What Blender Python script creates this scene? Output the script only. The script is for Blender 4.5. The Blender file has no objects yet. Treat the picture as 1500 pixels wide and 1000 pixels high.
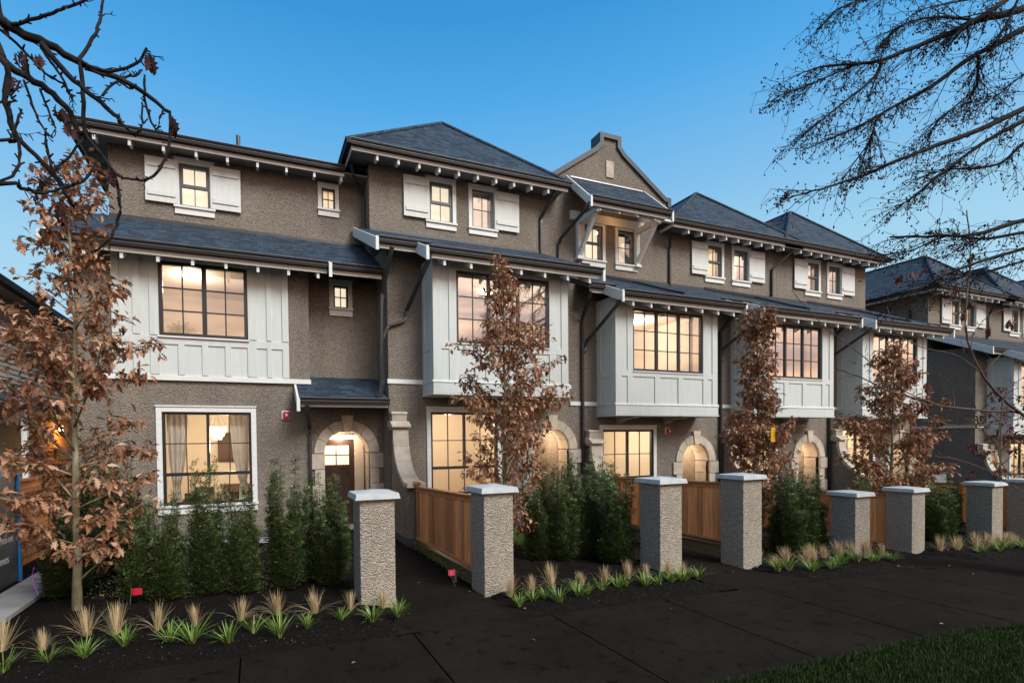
import bpy, math, random
from mathutils import Matrix, Vector
random.seed(7)
sc = bpy.context.scene
COL = sc.collection
# ------------------------------------------------------------------ camera
CF, CX, CY, YAW, PIT, ROL = 728.44, 650.56, 662.36, 0.360661, -0.0208007, -0.012118
cam = bpy.data.cameras.new('camera'); camo = bpy.data.objects.new('camera', cam); COL.objects.link(camo)
cam.sensor_width = 36; cam.lens = CF/1500*36
cam.shift_x = (750-CX)/1500; cam.shift_y = (CY-500)/1500
cam.clip_start = 0.05; cam.clip_end = 3000
def _rot():
    c, s = math.cos(YAW), math.sin(YAW); M = Matrix(((c,-s,0),(0,0,1),(s,c,0)))
    c, s = math.cos(PIT), math.sin(PIT); P = Matrix(((1,0,0),(0,c,-s),(0,s,c)))
    c, s = math.cos(ROL), math.sin(ROL); Q = Matrix(((c,s,0),(-s,c,0),(0,0,1)))
    R = Q@P@M
    return Matrix((R[0], R[1], -R[2])).transposed()
camo.matrix_world = Matrix.Translation((0,0,2.0)) @ _rot().to_4x4()
sc.camera = camo
# ------------------------------------------------------------------ world: evening sky, blue in front, sunset behind the camera
SUN_AZ = math.radians(155); SUN_EL = math.radians(42)
w = bpy.data.worlds.new('World'); sc.world = w; w.use_nodes = True
nt = w.node_tree; nt.nodes.clear()
def N(t, **k):
    n = nt.nodes.new(t)
    for a, v in k.items(): setattr(n, a, v)
    return n
L = lambda a, b: nt.links.new(a, b)
out = N('ShaderNodeOutputWorld'); bg = N('ShaderNodeBackground')
tc = N('ShaderNodeTexCoord'); sep = N('ShaderNodeSeparateXYZ'); L(tc.outputs['Generated'], sep.inputs[0])
def ramp(src, stops):
    r = N('ShaderNodeValToRGB'); L(src, r.inputs[0])
    e = r.color_ramp.elements
    while len(e) < len(stops): e.new(0.5)
    for el, (p, c) in zip(e, stops): el.position = p; el.color = (*c, 1)
    return r
blue = ramp(sep.outputs['Z'], [(0.0,(.58,.80,.90)),(.31,(.35,.64,.85)),(.41,(.223,.52,.83)),(.545,(.088,.40,.80)),(.64,(.042,.30,.68)),(1.0,(.02,.16,.45))])
warm = ramp(sep.outputs['Z'], [(0.0,(1.0,.60,.38)),(.14,(1.45,1.08,.82)),(.32,(1.55,1.32,1.10)),(.52,(1.30,1.31,1.31)),(.8,(.56,.75,.95)),(1.0,(.22,.42,.68))])
dot = N('ShaderNodeVectorMath', operation='DOT_PRODUCT'); L(tc.outputs['Generated'], dot.inputs[0]); dot.inputs[1].default_value = (math.sin(SUN_AZ), math.cos(SUN_AZ), 0)
mr = N('ShaderNodeMapRange', interpolation_type='SMOOTHSTEP'); L(dot.outputs['Value'], mr.inputs[0]); mr.inputs[1].default_value = 0.05; mr.inputs[2].default_value = .7
# thin cloud streaks in the sunset half
mp = N('ShaderNodeMapping'); mp.inputs['Scale'].default_value = (2.2,2.2,9); L(tc.outputs['Generated'], mp.inputs[0])
nz = N('ShaderNodeTexNoise'); nz.inputs['Scale'].default_value = 2.6; nz.inputs['Detail'].default_value = 5; L(mp.outputs[0], nz.inputs[0])
cl = ramp(nz.outputs[0], [(.36,(.50,.46,.56)),(.5,(.95,.80,.74)),(.64,(1.15,1.10,1.04))])
wm = N('ShaderNodeMix', data_type='RGBA', blend_type='MULTIPLY'); wm.inputs[0].default_value = 1; L(warm.outputs[0], wm.inputs[6]); L(cl.outputs[0], wm.inputs[7])
mx = N('ShaderNodeMix', data_type='RGBA'); L(mr.outputs[0], mx.inputs[0]); L(blue.outputs[0], mx.inputs[6]); L(wm.outputs[2], mx.inputs[7])
sky = N('ShaderNodeTexSky', sky_type='NISHITA'); sky.sun_disc = False; sky.sun_elevation = SUN_EL; sky.sun_rotation = SUN_AZ; sky.ozone_density = 3
sc1 = N('ShaderNodeVectorMath', operation='SCALE'); L(sky.outputs[0], sc1.inputs[0]); sc1.inputs['Scale'].default_value = 0.004
ad = N('ShaderNodeVectorMath', operation='ADD'); L(mx.outputs[2], ad.inputs[0]); L(sc1.outputs[0], ad.inputs[1])
L(ad.outputs[0], bg.inputs[0]); bg.inputs[1].default_value = 0.9
L(bg.outputs[0], out.inputs[0])
# ------------------------------------------------------------------ sun (soft, low, behind the camera to the right)
sl = bpy.data.lights.new('sun', 'SUN'); sl.energy = 3.5; sl.angle = math.radians(28); sl.color = (1.0,.99,.955)
so = bpy.data.objects.new('sun', sl); COL.objects.link(so)
sd = Vector((math.sin(SUN_AZ)*math.cos(SUN_EL), math.cos(SUN_AZ)*math.cos(SUN_EL), math.sin(SUN_EL)))
so.rotation_euler = sd.to_track_quat('Z','Y').to_euler(); so.location = (20,-30,30)
# ------------------------------------------------------------------ exposure
sc.view_settings.view_transform = 'Standard'; sc.view_settings.look = 'None'
sc.view_settings.exposure = 0.16; sc.view_settings.gamma = 1.0; sc.view_settings.use_curve_mapping = False
sc.cycles.max_bounces = 8; sc.cycles.transparent_max_bounces = 12; sc.cycles.sample_clamp_indirect = 4.0
sc.cycles.use_denoising = True
# ================================================================== materials
MATS = {}
class NT:
    def __init__(s, name):
        s.m = bpy.data.materials.new(name); s.m.use_nodes = True; s.t = s.m.node_tree
        s.p = s.t.nodes['Principled BSDF']; s.o = s.t.nodes['Material Output']
    def n(s, t, **k):
        x = s.t.nodes.new(t)
        for a, v in k.items(): setattr(x, a, v)
        return x
    def l(s, a, b): s.t.links.new(a, b)
    def tex(s, kind='Object'):
        if not hasattr(s, '_tc'): s._tc = s.n('ShaderNodeTexCoord')
        return s._tc.outputs[kind]
    def noise(s, scale, detail=3, vec=None, rough=.55, stretch=None):
        x = s.n('ShaderNodeTexNoise'); x.inputs['Scale'].default_value = scale; x.inputs['Detail'].default_value = detail; x.inputs['Roughness'].default_value = rough
        v = vec or s.tex()
        if stretch:
            mp = s.n('ShaderNodeMapping'); mp.inputs['Scale'].default_value = stretch; s.l(v, mp.inputs[0]); v = mp.outputs[0]
        s.l(v, x.inputs['Vector']); return x.outputs[0]
    def ramp(s, src, stops):
        r = s.n('ShaderNodeValToRGB'); s.l(src, r.inputs[0]); e = r.color_ramp.elements
        while len(e) < len(stops): e.new(.5)
        for el, (p, c) in zip(e, stops): el.position = p; el.color = (*c, 1) if len(c) == 3 else c
        return r.outputs[0]
    def mul(s, a, b, f=1.0, mode='MULTIPLY'):
        x = s.n('ShaderNodeMix', data_type='RGBA', blend_type=mode); x.inputs[0].default_value = f
        s.l(a, x.inputs[6]); s.l(b, x.inputs[7]); return x.outputs[2]
    def base(s, c):
        if isinstance(c, tuple): s.p.inputs['Base Color'].default_value = (*c, 1)
        else: s.l(c, s.p.inputs['Base Color'])
    def set(s, rough=.7, spec=.3, metal=0):
        s.p.inputs['Roughness'].default_value = rough; s.p.inputs['Specular IOR Level'].default_value = spec; s.p.inputs['Metallic'].default_value = metal
    def bump(s, h, dist, strength=1.0):
        b = s.n('ShaderNodeBump'); b.inputs['Distance'].default_value = dist; b.inputs['Strength'].default_value = strength
        s.l(h, b.inputs['Height']); s.l(b.outputs[0], s.p.inputs['Normal'])
def reg(name):
    def d(f):
        x = NT(name); f(x); MATS[name] = x.m; return f
    return d
def stucco(x, c, scale, dist):
    big = x.mul(x.ramp(x.noise(.7, 5), [(.3,(.82,.82,.84)),(.7,(1.09,1.08,1.05))]), x.ramp(x.noise(2.2, 5, stretch=(1,1,.12)), [(.35,(.90,.90,.91)),(.6,(1.04,1.04,1.03))]))
    vo = x.n('ShaderNodeTexVoronoi'); vo.inputs['Scale'].default_value = scale; x.l(x.tex(), vo.inputs['Vector'])
    sp = x.n('ShaderNodeSeparateColor'); x.l(vo.outputs['Color'], sp.inputs[0])
    st = x.ramp(sp.outputs[0], [(0,tuple(v*.78 for v in c)),(.5,c),(1,tuple(min(1,v*1.26) for v in c))])
    x.base(x.mul(st, big)); x.set(.95,.15)
    nz = x.noise(scale*.9, 3, rough=.7)
    ad = x.n('ShaderNodeMath', operation='SUBTRACT'); x.l(nz, ad.inputs[0]); x.l(vo.outputs['Distance'], ad.inputs[1])
    x.bump(ad.outputs[0], dist, 1.0)
@reg('stucco')
def _(x): stucco(x, (.228,.202,.170), 40, .021)
@reg('pillar_stucco')
def _(x): stucco(x, (.385,.345,.285), 46, .024)
@reg('white_paint')
def _(x):
    x.base(x.ramp(x.noise(3, 5, stretch=(1,1,6)), [(.3,(.60,.625,.61)),(.7,(.70,.72,.70))])); x.set(.55,.35)
@reg('panel_paint')
def _(x):
    x.base(x.ramp(x.noise(2.2, 5, stretch=(6,6,.7)), [(.3,(.50,.54,.53)),(.7,(.56,.60,.585))])); x.set(.6,.3)
    x.bump(x.noise(40, 3, stretch=(4,4,.3)), .002, .5)
@reg('shutter_paint')
def _(x):
    x.base(x.ramp(x.noise(2.5, 5, stretch=(5,5,1)), [(.3,(.56,.59,.575)),(.7,(.62,.645,.63))])); x.set(.6,.3)
    x.bump(x.noise(40, 3, stretch=(4,4,.3)), .002, .5)
@reg('dark_metal')
def _(x):
    x.base(x.ramp(x.noise(5, 3), [(.3,(.020,.021,.023)),(.7,(.032,.033,.036))])); x.set(.38,.5)
@reg('gutter_metal')
def _(x):
    x.base(x.ramp(x.noise(3, 3, stretch=(.3,4,4)), [(.3,(.014,.0125,.012)),(.7,(.022,.019,.018))])); x.set(.55,.18)
@reg('lip_highlight')
def _(x): x.base((.22,.25,.27)); x.set(.4,.5)  # pale tone painting the highlight on the gutter lips
@reg('coping_metal')
def _(x):
    x.base((.030,.043,.056)); x.set(.5,.4)
@reg('window_frame')
def _(x): x.base((.016,.017,.019)); x.set(.4,.5)
@reg('grey_frame')
def _(x): x.base((.07,.08,.09)); x.set(.45,.5)
@reg('shingle')
def _(x):
    uv = x.n('ShaderNodeUVMap'); uv.uv_map = 'UVMap'
    br = x.n('ShaderNodeTexBrick'); x.l(uv.outputs[0], br.inputs['Vector'])
    br.offset = .37; br.squash = .7; br.squash_frequency = 3
    for k, v in (('Scale',1.0),('Mortar Size',.008),('Mortar Smooth',.2),('Bias',-.1),('Brick Width',.26),('Row Height',.13)): br.inputs[k].default_value = v
    br.inputs['Color1'].default_value = (.019,.033,.050,1); br.inputs['Color2'].default_value = (.048,.078,.110,1); br.inputs['Mortar'].default_value = (.017,.026,.038,1)
    g = x.ramp(x.noise(160, 2), [(.3,(.65,.65,.65)),(.7,(1.25,1.25,1.25))]); b2 = x.ramp(x.noise(.5, 4), [(.3,(.93,.94,.95)),(.7,(1.06,1.05,1.04))])
    x.base(x.mul(x.mul(br.outputs[0], g), b2)); x.set(.85,.25)
    # overlapping courses: height falls along each row
    sx = x.n('ShaderNodeSeparateXYZ'); x.l(uv.outputs[0], sx.inputs[0])
    md = x.n('ShaderNodeMath', operation='MODULO'); x.l(sx.outputs[1], md.inputs[0]); md.inputs[1].default_value = .13
    inv = x.n('ShaderNodeMath', operation='SUBTRACT'); inv.inputs[0].default_value = .13; x.l(md.outputs[0], inv.inputs[1])
    ad = x.n('ShaderNodeMath', operation='MULTIPLY'); x.l(inv.outputs[0], ad.inputs[0]); ad.inputs[1].default_value = .09
    fc = x.n('ShaderNodeMath', operation='MULTIPLY'); x.l(br.outputs['Fac'], fc.inputs[0]); fc.inputs[1].default_value = -.006
    a2 = x.n('ShaderNodeMath', operation='ADD'); x.l(ad.outputs[0], a2.inputs[0]); x.l(fc.outputs[0], a2.inputs[1])
    x.bump(a2.outputs[0], 1.0, 1.0)
@reg('soffit')
def _(x): x.base(x.ramp(x.noise(4,4,stretch=(1,6,1)), [(.3,(.20,.175,.155)),(.7,(.28,.25,.22))])); x.set(.7,.2)
@reg('cedar_soffit')
def _(x): x.base(x.ramp(x.noise(3,5,stretch=(1,8,1)), [(.3,(.34,.17,.07)),(.7,(.50,.28,.13))])); x.set(.6,.3)
def wood(x, c0, c1, axis_stretch, rough=.75):
    g = x.ramp(x.noise(2.5, 6, stretch=axis_stretch, rough=.65), [(.25,c0),(.75,c1)])
    gi = x.n('ShaderNodeNewGeometry')
    rr = x.ramp(gi.outputs['Random Per Island'], [(0,(.55,.50,.46)),(.35,(.92,.88,.85)),(.7,(1.1,1.08,1.05)),(1,(1.35,1.32,1.28))])
    x.base(x.mul(g, rr)); x.set(rough,.2)
    x.bump(x.noise(6, 5, stretch=axis_stretch), .004, .5)
@reg('cedar')
def _(x): wood(x, (.42,.15,.05), (.82,.40,.17), (14,14,.8))
@reg('cedar_dark')
def _(x): wood(x, (.26,.11,.05), (.46,.22,.11), (2,2,2))
@reg('old_wood')
def _(x): wood(x, (.10,.085,.05), (.19,.16,.10), (2,2,6))
@reg('brown_door')
def _(x): x.base(x.ramp(x.noise(3,5,stretch=(8,8,.6)), [(.3,(.042,.026,.022)),(.7,(.065,.042,.036))])); x.set(.45,.4)
@reg('cast_stone')
def _(x):
    a = x.ramp(x.noise(5, 6), [(.3,(.40,.355,.29)),(.7,(.56,.51,.43))]); gi = x.n('ShaderNodeNewGeometry')
    x.base(x.mul(a, x.ramp(gi.outputs['Random Per Island'], [(0,(.84,.84,.85)),(1,(1.1,1.08,1.04))]))); x.set(.85,.2); x.bump(x.noise(45,4), .004, .6)
@reg('cap_concrete')
def _(x):
    a = x.ramp(x.noise(6, 6), [(.3,(.36,.40,.40)),(.7,(.50,.535,.53))]); x.base(a); x.set(.8,.25); x.bump(x.noise(60,4), .003, .5)
@reg('foundation')
def _(x): x.base(x.ramp(x.noise(2,5), [(.3,(.06,.063,.07)),(.7,(.10,.105,.115))])); x.set(.85,.2)
@reg('light_concrete')
def _(x): x.base(x.ramp(x.noise(3,6), [(.3,(.26,.26,.25)),(.7,(.36,.36,.345))])); x.set(.85,.2); x.bump(x.noise(80,3), .003, .5)
@reg('pavement')
def _(x):
    a = x.ramp(x.noise(.8, 7, rough=.65), [(.3,(.0100,.0080,.0060)),(.7,(.0175,.0142,.0110))]); b = x.ramp(x.noise(70,3), [(.3,(.75,.75,.75)),(.75,(1.3,1.3,1.3))])
    sp = x.ramp(x.noise(5.5, 5, rough=.7), [(.33,(.45,.45,.45)),(.45,(1,1,1))])
    gi = x.n('ShaderNodeNewGeometry'); r = x.ramp(gi.outputs['Random Per Island'], [(0,(.85,.85,.85)),(1,(1.15,1.15,1.15))])
    x.base(x.mul(x.mul(x.mul(a, b), sp), r)); x.set(1,.04); x.bump(x.noise(120,3), .003, .5)
@reg('joint')
def _(x): x.base((.004,.0036,.003)); x.set(1,.0)
@reg('soil')
def _(x):
    x.base(x.ramp(x.noise(28, 6, rough=.7), [(.3,(.004,.0035,.003)),(.6,(.014,.0105,.0085)),(.8,(.034,.026,.022))])); x.set(.95,.1)
    x.bump(x.noise(24, 6, rough=.75), .05, 1.0)
@reg('gravel')
def _(x):
    vo = x.n('ShaderNodeTexVoronoi'); vo.inputs['Scale'].default_value = 28; x.l(x.tex(), vo.inputs['Vector'])
    x.base(x.ramp(vo.outputs['Distance'], [(0,(.55,.55,.53)),(.5,(.38,.38,.37)),(.8,(.04,.04,.04))])); x.set(.8,.2); x.bump(vo.outputs['Distance'], .03, 1)
def leafmat(x, stops, rough=.6, trans=.0):
    gi = x.n('ShaderNodeNewGeometry'); x.base(x.ramp(gi.outputs['Random Per Island'], stops)); x.set(rough,.25)
    if trans:
        x.p.inputs['Subsurface Weight'].default_value = 0
        tr = x.n('ShaderNodeBsdfTranslucent'); ms = x.n('ShaderNodeMixShader'); ms.inputs[0].default_value = trans
        x.l(x.p.inputs['Base Color'].links[0].from_socket, tr.inputs[0])
        x.l(x.p.outputs[0], ms.inputs[1]); x.l(tr.outputs[0], ms.inputs[2]); x.l(ms.outputs[0], x.o.inputs[0])
@reg('brown_leaf')
def _(x): leafmat(x, [(0,(.16,.066,.034)),(.35,(.30,.138,.072)),(.75,(.43,.235,.135)),(1,(.55,.37,.25))], .7, .15)
@reg('dark_leaf')
def _(x): leafmat(x, [(0,(.020,.008,.008)),(1,(.05,.018,.014))], .8)
@reg('red_leaf')
def _(x): leafmat(x, [(0,(.06,.015,.012)),(.5,(.11,.035,.025)),(1,(.16,.06,.04))], .7, .15)
@reg('yew')
def _(x): leafmat(x, [(0,(.020,.042,.022)),(.35,(.042,.080,.030)),(.7,(.082,.130,.038)),(.92,(.16,.205,.05)),(1,(.28,.31,.09))], .5, .1)
@reg('liriope')
def _(x): leafmat(x, [(0,(.035,.085,.018)),(.5,(.11,.20,.03)),(.85,(.21,.31,.05)),(1,(.46,.50,.24))], .45, .2)
@reg('straw')
def _(x): leafmat(x, [(0,(.32,.21,.10)),(.5,(.60,.45,.25)),(1,(.78,.66,.42))], .7, .25)
@reg('lime_leaf')
def _(x): leafmat(x, [(0,(.05,.09,.015)),(.5,(.11,.16,.03)),(1,(.22,.26,.05))], .5, .2)
@reg('lawn')
def _(x): leafmat(x, [(0,(.012,.026,.004)),(.6,(.028,.052,.009)),(1,(.052,.08,.016))], .7, .1)
@reg('lawn_soil')
def _(x): x.base(x.ramp(x.noise(9,5), [(.3,(.003,.006,.002)),(.7,(.008,.013,.004))])); x.set(1,.05)
@reg('oak_bark')
def _(x):
    x.base(x.ramp(x.noise(9,6,stretch=(1,1,.5)), [(.3,(.11,.095,.055)),(.55,(.23,.21,.13)),(.75,(.36,.34,.24))])); x.set(.85,.2); x.bump(x.noise(30,5,stretch=(1,1,3)), .006, .8)
@reg('dark_bark')
def _(x): x.base(x.ramp(x.noise(14,5), [(.3,(.008,.007,.008)),(.75,(.034,.030,.030))])); x.set(.9,.15); x.bump(x.noise(40,5), .006, .8)  # near-black: the backlit silhouette is put into the bark colour
@reg('twig_bark')
def _(x): x.base(x.ramp(x.noise(10,4), [(.3,(.06,.04,.03)),(.75,(.14,.10,.085))])); x.set(.8,.2)
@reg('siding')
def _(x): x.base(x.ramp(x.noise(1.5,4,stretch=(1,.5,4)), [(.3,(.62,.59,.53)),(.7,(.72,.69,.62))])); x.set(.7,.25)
@reg('siding_lit_orange')
def _(x): x.base(x.ramp(x.noise(1.5,4,stretch=(1,.5,4)), [(.3,(.42,.20,.07)),(.7,(.55,.28,.10))])); x.set(.7,.25)  # copy of the siding with orange lamplight put into its colour
@reg('curtain')
def _(x): x.base((.80,.76,.70)); x.set(.9,.1)
@reg('room_paint')
def _(x): x.base((.82,.74,.63)); x.set(.9,.1)
@reg('room_trim')
def _(x): x.base((.80,.78,.72)); x.set(.6,.2)
@reg('room_dark')
def _(x): x.base((.075,.045,.035)); x.set(.6,.3)
@reg('room_floor')
def _(x): x.base((.25,.16,.09)); x.set(.5,.3)
@reg('red_plastic')
def _(x): x.base((.50,.012,.018)); x.set(.35,.5)
@reg('lens')
def _(x): x.base((.75,.75,.72)); x.set(.15,.6)
@reg('red_cloth')
def _(x): x.base((.42,.01,.03)); x.set(.7,.2)
@reg('pink_cloth')
def _(x): x.base((.70,.06,.13)); x.set(.7,.2)
@reg('purple_ribbon')
def _(x): x.base((.26,.05,.42)); x.set(.6,.3)
@reg('yellow_ribbon')
def _(x): x.base((.75,.42,.02)); x.set(.6,.3)
@reg('banner_dark')
def _(x): x.base(x.ramp(x.noise(3,5,stretch=(1,1,.4)), [(.3,(.028,.036,.045)),(.7,(.075,.09,.10))])); x.set(.4,.4)
@reg('banner_white')
def _(x): x.base((.62,.64,.65)); x.set(.6,.2)
@reg('tarp_blue')
def _(x): x.base((.02,.20,.50)); x.set(.5,.4)
@reg('box_grey')
def _(x): x.base((.22,.25,.27)); x.set(.5,.4)
@reg('galvanised')
def _(x): x.base((.40,.41,.42)); x.set(.4,.5,.6)
@reg('flower')
def _(x): x.base((.55,.12,.30)); x.set(.6,.2)
def emit(name, c, s):
    x = NT(name); x.p.inputs['Base Color'].default_value = (*c, 1); x.p.inputs['Emission Color'].default_value = (*c, 1); x.p.inputs['Emission Strength'].default_value = s; MATS[name] = x.m
emit('lamp_glow', (1,.88,.68), 9.0)
emit('crystal_glow', (1,.80,.52), 2.2)
def glow_mat(name, c, s):  # emissive surface with the light of a lit room put into it
    x = NT(name); n = x.ramp(x.noise(1.3,3), [(.3,tuple(v*.86 for v in c)),(.7,tuple(v*1.08 for v in c))])
    x.p.inputs['Base Color'].default_value = (.5,.42,.32,1); x.l(n, x.p.inputs['Emission Color']); x.p.inputs['Emission Strength'].default_value = s; MATS[name] = x.m
glow_mat('room_glow', (1,.85,.64), .92)
glow_mat('peach_glow', (1,.74,.55), .78)
glow_mat('amber_glow', (1,.66,.30), .75)
def glass(name, refl):
    x = NT(name); x.t.nodes.remove(x.p)
    tr = x.n('ShaderNodeBsdfTransparent'); tr.inputs[0].default_value = (.93,.94,.93,1)
    gl = x.n('ShaderNodeBsdfGlossy'); gl.inputs['Roughness'].default_value = .0; gl.inputs[0].default_value = (1,1,1,1)
    b = x.n('ShaderNodeBump'); b.inputs['Distance'].default_value = .004; b.inputs['Strength'].default_value = .25; x.l(x.noise(1.1,2), b.inputs['Height']); x.l(b.outputs[0], gl.inputs['Normal'])
    fr = x.n('ShaderNodeFresnel'); fr.inputs[0].default_value = 1.45
    ad = x.n('ShaderNodeMath', operation='ADD'); ad.use_clamp = True; x.l(fr.outputs[0], ad.inputs[0]); ad.inputs[1].default_value = refl
    ms = x.n('ShaderNodeMixShader'); x.l(ad.outputs[0], ms.inputs[0]); x.l(tr.outputs[0], ms.inputs[1]); x.l(gl.outputs[0], ms.inputs[2]); x.l(ms.outputs[0], x.o.inputs[0])
    MATS[name] = x.m
glass('clear_glass', .02); glass('coated_glass', .22); glass('mirror_glass', .55)
# ================================================================== mesh builder
class MB:
    def __init__(s): s.v = []; s.f = []; s.m = []
    def poly(s, pts, mi=0):
        i = len(s.v); s.v += [tuple(p) for p in pts]; s.f.append(tuple(range(i, i+len(pts)))); s.m.append(mi)
    def box(s, x0, x1, y0, y1, z0, z1, mi=0):
        i = len(s.v)
        s.v += [(x0,y0,z0),(x1,y0,z0),(x1,y1,z0),(x0,y1,z0),(x0,y0,z1),(x1,y0,z1),(x1,y1,z1),(x0,y1,z1)]
        for q in ((0,3,2,1),(4,5,6,7),(0,1,5,4),(1,2,6,5),(2,3,7,6),(3,0,4,7)): s.f.append(tuple(i+k for k in q)); s.m.append(mi)
        return s
    def prism(s, pts, a0, a1, axis='x', mi=0):
        # pts: polygon in the two other axes, extruded between a0 and a1
        def P(p, a): return (a,p[0],p[1]) if axis == 'x' else ((p[0],a,p[1]) if axis == 'y' else (p[0],p[1],a))
        n = len(pts); i = len(s.v)
        s.v += [P(p,a0) for p in pts] + [P(p,a1) for p in pts]
        s.f.append(tuple(i+k for k in range(n))); s.f.append(tuple(i+n+k for k in reversed(range(n)))); s.m += [mi,mi]
        for k in range(n):
            j = (k+1) % n; s.f.append((i+j, i+k, i+n+k, i+n+j)); s.m.append(mi)
        return s
    def tube(s, path, rad, n=8, mi=0, cap=True, rect=None):
        path = [Vector(p) for p in path]; m = len(path)
        rad = rad if isinstance(rad, (list, tuple)) else [rad]*m
        i0 = len(s.v); ref = Vector((.0,.0,1.0))
        for k, p in enumerate(path):
            if k == 0: t = path[1]-p
            elif k == m-1: t = p-path[k-1]
            else: t = (path[k+1]-p).normalized() + (p-path[k-1]).normalized()
            if t.length < 1e-9: t = Vector((0,0,1))
            t.normalize()
            u = t.cross(ref)
            if u.length < .15: u = t.cross(Vector((1,0,0)))
            u.normalize(); v = t.cross(u)
            for a in range(n):
                if rect:
                    c, d = [(1,1),(-1,1),(-1,-1),(1,-1)][a]; s.v.append(tuple(p + u*rect[0]*c/2 + v*rect[1]*d/2))
                else:
                    an = 2*math.pi*a/n; s.v.append(tuple(p + (u*math.cos(an)+v*math.sin(an))*rad[k]))
        for k in range(m-1):
            for a in range(n):
                b = (a+1) % n; s.f.append((i0+k*n+a, i0+k*n+b, i0+(k+1)*n+b, i0+(k+1)*n+a)); s.m.append(mi)
        if cap:
            s.f.append(tuple(i0+a for a in reversed(range(n)))); s.f.append(tuple(i0+(m-1)*n+a for a in range(n))); s.m += [mi,mi]
        return s
    def pipe(s, path, wd=.075, dp=.06, mi=0): return s.tube(path, 0, 4, mi, True, (wd,dp))
    def lathe(s, prof, c, n=20, mi=0):
        i = len(s.v); k = len(prof)
        for a in range(n):
            an = 2*math.pi*a/n
            for r, z in prof: s.v.append((c[0]+r*math.cos(an), c[1]+r*math.sin(an), c[2]+z))
        for a in range(n):
            b = (a+1) % n
            for j in range(k-1): s.f.append((i+a*k+j, i+b*k+j, i+b*k+j+1, i+a*k+j+1)); s.m.append(mi)
        return s
    def build(s, name, mat, parent=None, smooth=False, bevel=0, loc=None):
        off = Vector((0,0,0))
        if parent is not None: off = wloc(parent)
        elif loc is not None: off = Vector(loc)
        me = bpy.data.meshes.new(name); me.from_pydata([(x-off.x,y-off.y,z-off.z) for x,y,z in s.v], [], s.f)
        mats = mat if isinstance(mat, (list, tuple)) else [mat]
        for q in mats: me.materials.append(MATS[q])
        if len(mats) > 1: me.polygons.foreach_set('material_index', s.m)
        uvl = me.uv_layers.new(name='UVMap'); buf = [0.0]*(2*len(me.loops)); vs = me.vertices
        if 'shingle' in mats:
            for p in me.polygons:
                nn = p.normal; u = Vector((-nn.y, nn.x, 0))
                if u.length < .05: u = Vector((1,0,0))
                u.normalize(); v = nn.cross(u)
                if v.z < 0: v = -v; u = -u
                for li in p.loop_indices:
                    c = vs[me.loops[li].vertex_index].co; buf[2*li] = c.dot(u); buf[2*li+1] = c.dot(v)
            uvl.data.foreach_set('uv', buf)
        if smooth: me.polygons.foreach_set('use_smooth', [True]*len(me.polygons))
        me.update()
        o = bpy.data.objects.new(name, me); COL.objects.link(o)
        if parent is not None: o.parent = parent
        else: o.location = off
        if bevel:
            b = o.modifiers.new('bevel','BEVEL'); b.width = bevel; b.segments = 2; b.limit_method = 'ANGLE'
        return o
def wloc(o):
    v = Vector((0,0,0))
    while o is not None: v += o.location; o = o.parent
    return v
def T(name, label, cat, loc=(0,0,0), group=None):
    o = bpy.data.objects.new(name, None); COL.objects.link(o); o.location = loc; o.empty_display_size = .2
    o['label'] = label; o['category'] = cat
    if group: o['group'] = group
    return o
def tag(o, label, cat, group=None):
    o['label'] = label; o['category'] = cat
    if group: o['group'] = group
    return o
def structure(o): o['kind'] = 'structure'; return o
def share(o, parent, dx=0, dy=0, dz=0, name=None):
    c = o.copy(); c.name = name or o.name; COL.objects.link(c); c.parent = parent
    c.location = Vector(o.location) + Vector((dx,dy,dz)); return c
def light(name, loc, e, c=(1,.74,.45), r=.08, parent=None):
    l = bpy.data.lights.new(name,'POINT'); l.energy = e; l.color = c; l.shadow_soft_size = r
    o = bpy.data.objects.new(name, l); COL.objects.link(o)
    if parent is not None: o.parent = parent; o.location = Vector(loc)-wloc(parent)
    else: o.location = loc
    return o
def lerp(a, b, t): return a+(b-a)*t
GZ = [(-60,.15),(-3,-.02),(2,-.13),(6,-.19),(9,-.31),(12,-.42),(16,-.54),(26,-.95),(40,-1.3),(200,-3)]
def gz(x):
    for (a,za),(b,zb) in zip(GZ, GZ[1:]):
        if x <= b: return lerp(za, zb, (x-a)/(b-a))
    return GZ[-1][1]
# ================================================================== ground
XS = [-60,-30,-10,-3,0,2,4,6,7.5,9,10.5,12,14,16,20,26,33,40,60,120,200]
def sheet(x0, x1, y0, y1, dz, ny=1):
    m = MB(); xs = [x0]+[x for x in XS if x0 < x < x1]+[x1]
    for a, b in zip(xs, xs[1:]):
        for k in range(ny):
            c, d = lerp(y0,y1,k/ny), lerp(y0,y1,(k+1)/ny)
            m.poly([(a,c,gz(a)+dz),(b,c,gz(b)+dz),(b,d,gz(b)+dz),(a,d,gz(a)+dz)])
    return m
structure(sheet(-60,200,-60,260,-.03).build('ground','soil'))
structure(sheet(-60,120,2.9,5.27,-.012).build('sidewalk_joints','joint'))
m = MB(); x = -12.6
def slab(m, a, b, c, d, dz, t=.05):
    p = [(a,c),(b,c),(b,d),(a,d)]; top = [(px,py,gz(px)+dz) for px,py in p]; bot = [(px,py,gz(px)+dz-t) for px,py in p]
    m.poly(top)
    for k in range(4):
        j = (k+1)%4; m.poly([top[j],top[k],bot[k],bot[j]])
while x < 60:
    for c, d in ((3.15,5.25),): slab(m, x+.009, x+1.765, c, d, .004)
    x += 1.774
structure(m.build('sidewalk','pavement'))
PAIRS = [(1.21,2.95),(6.09,7.95),(11.0,12.85),(15.93,17.76)]
m = MB()
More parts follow.
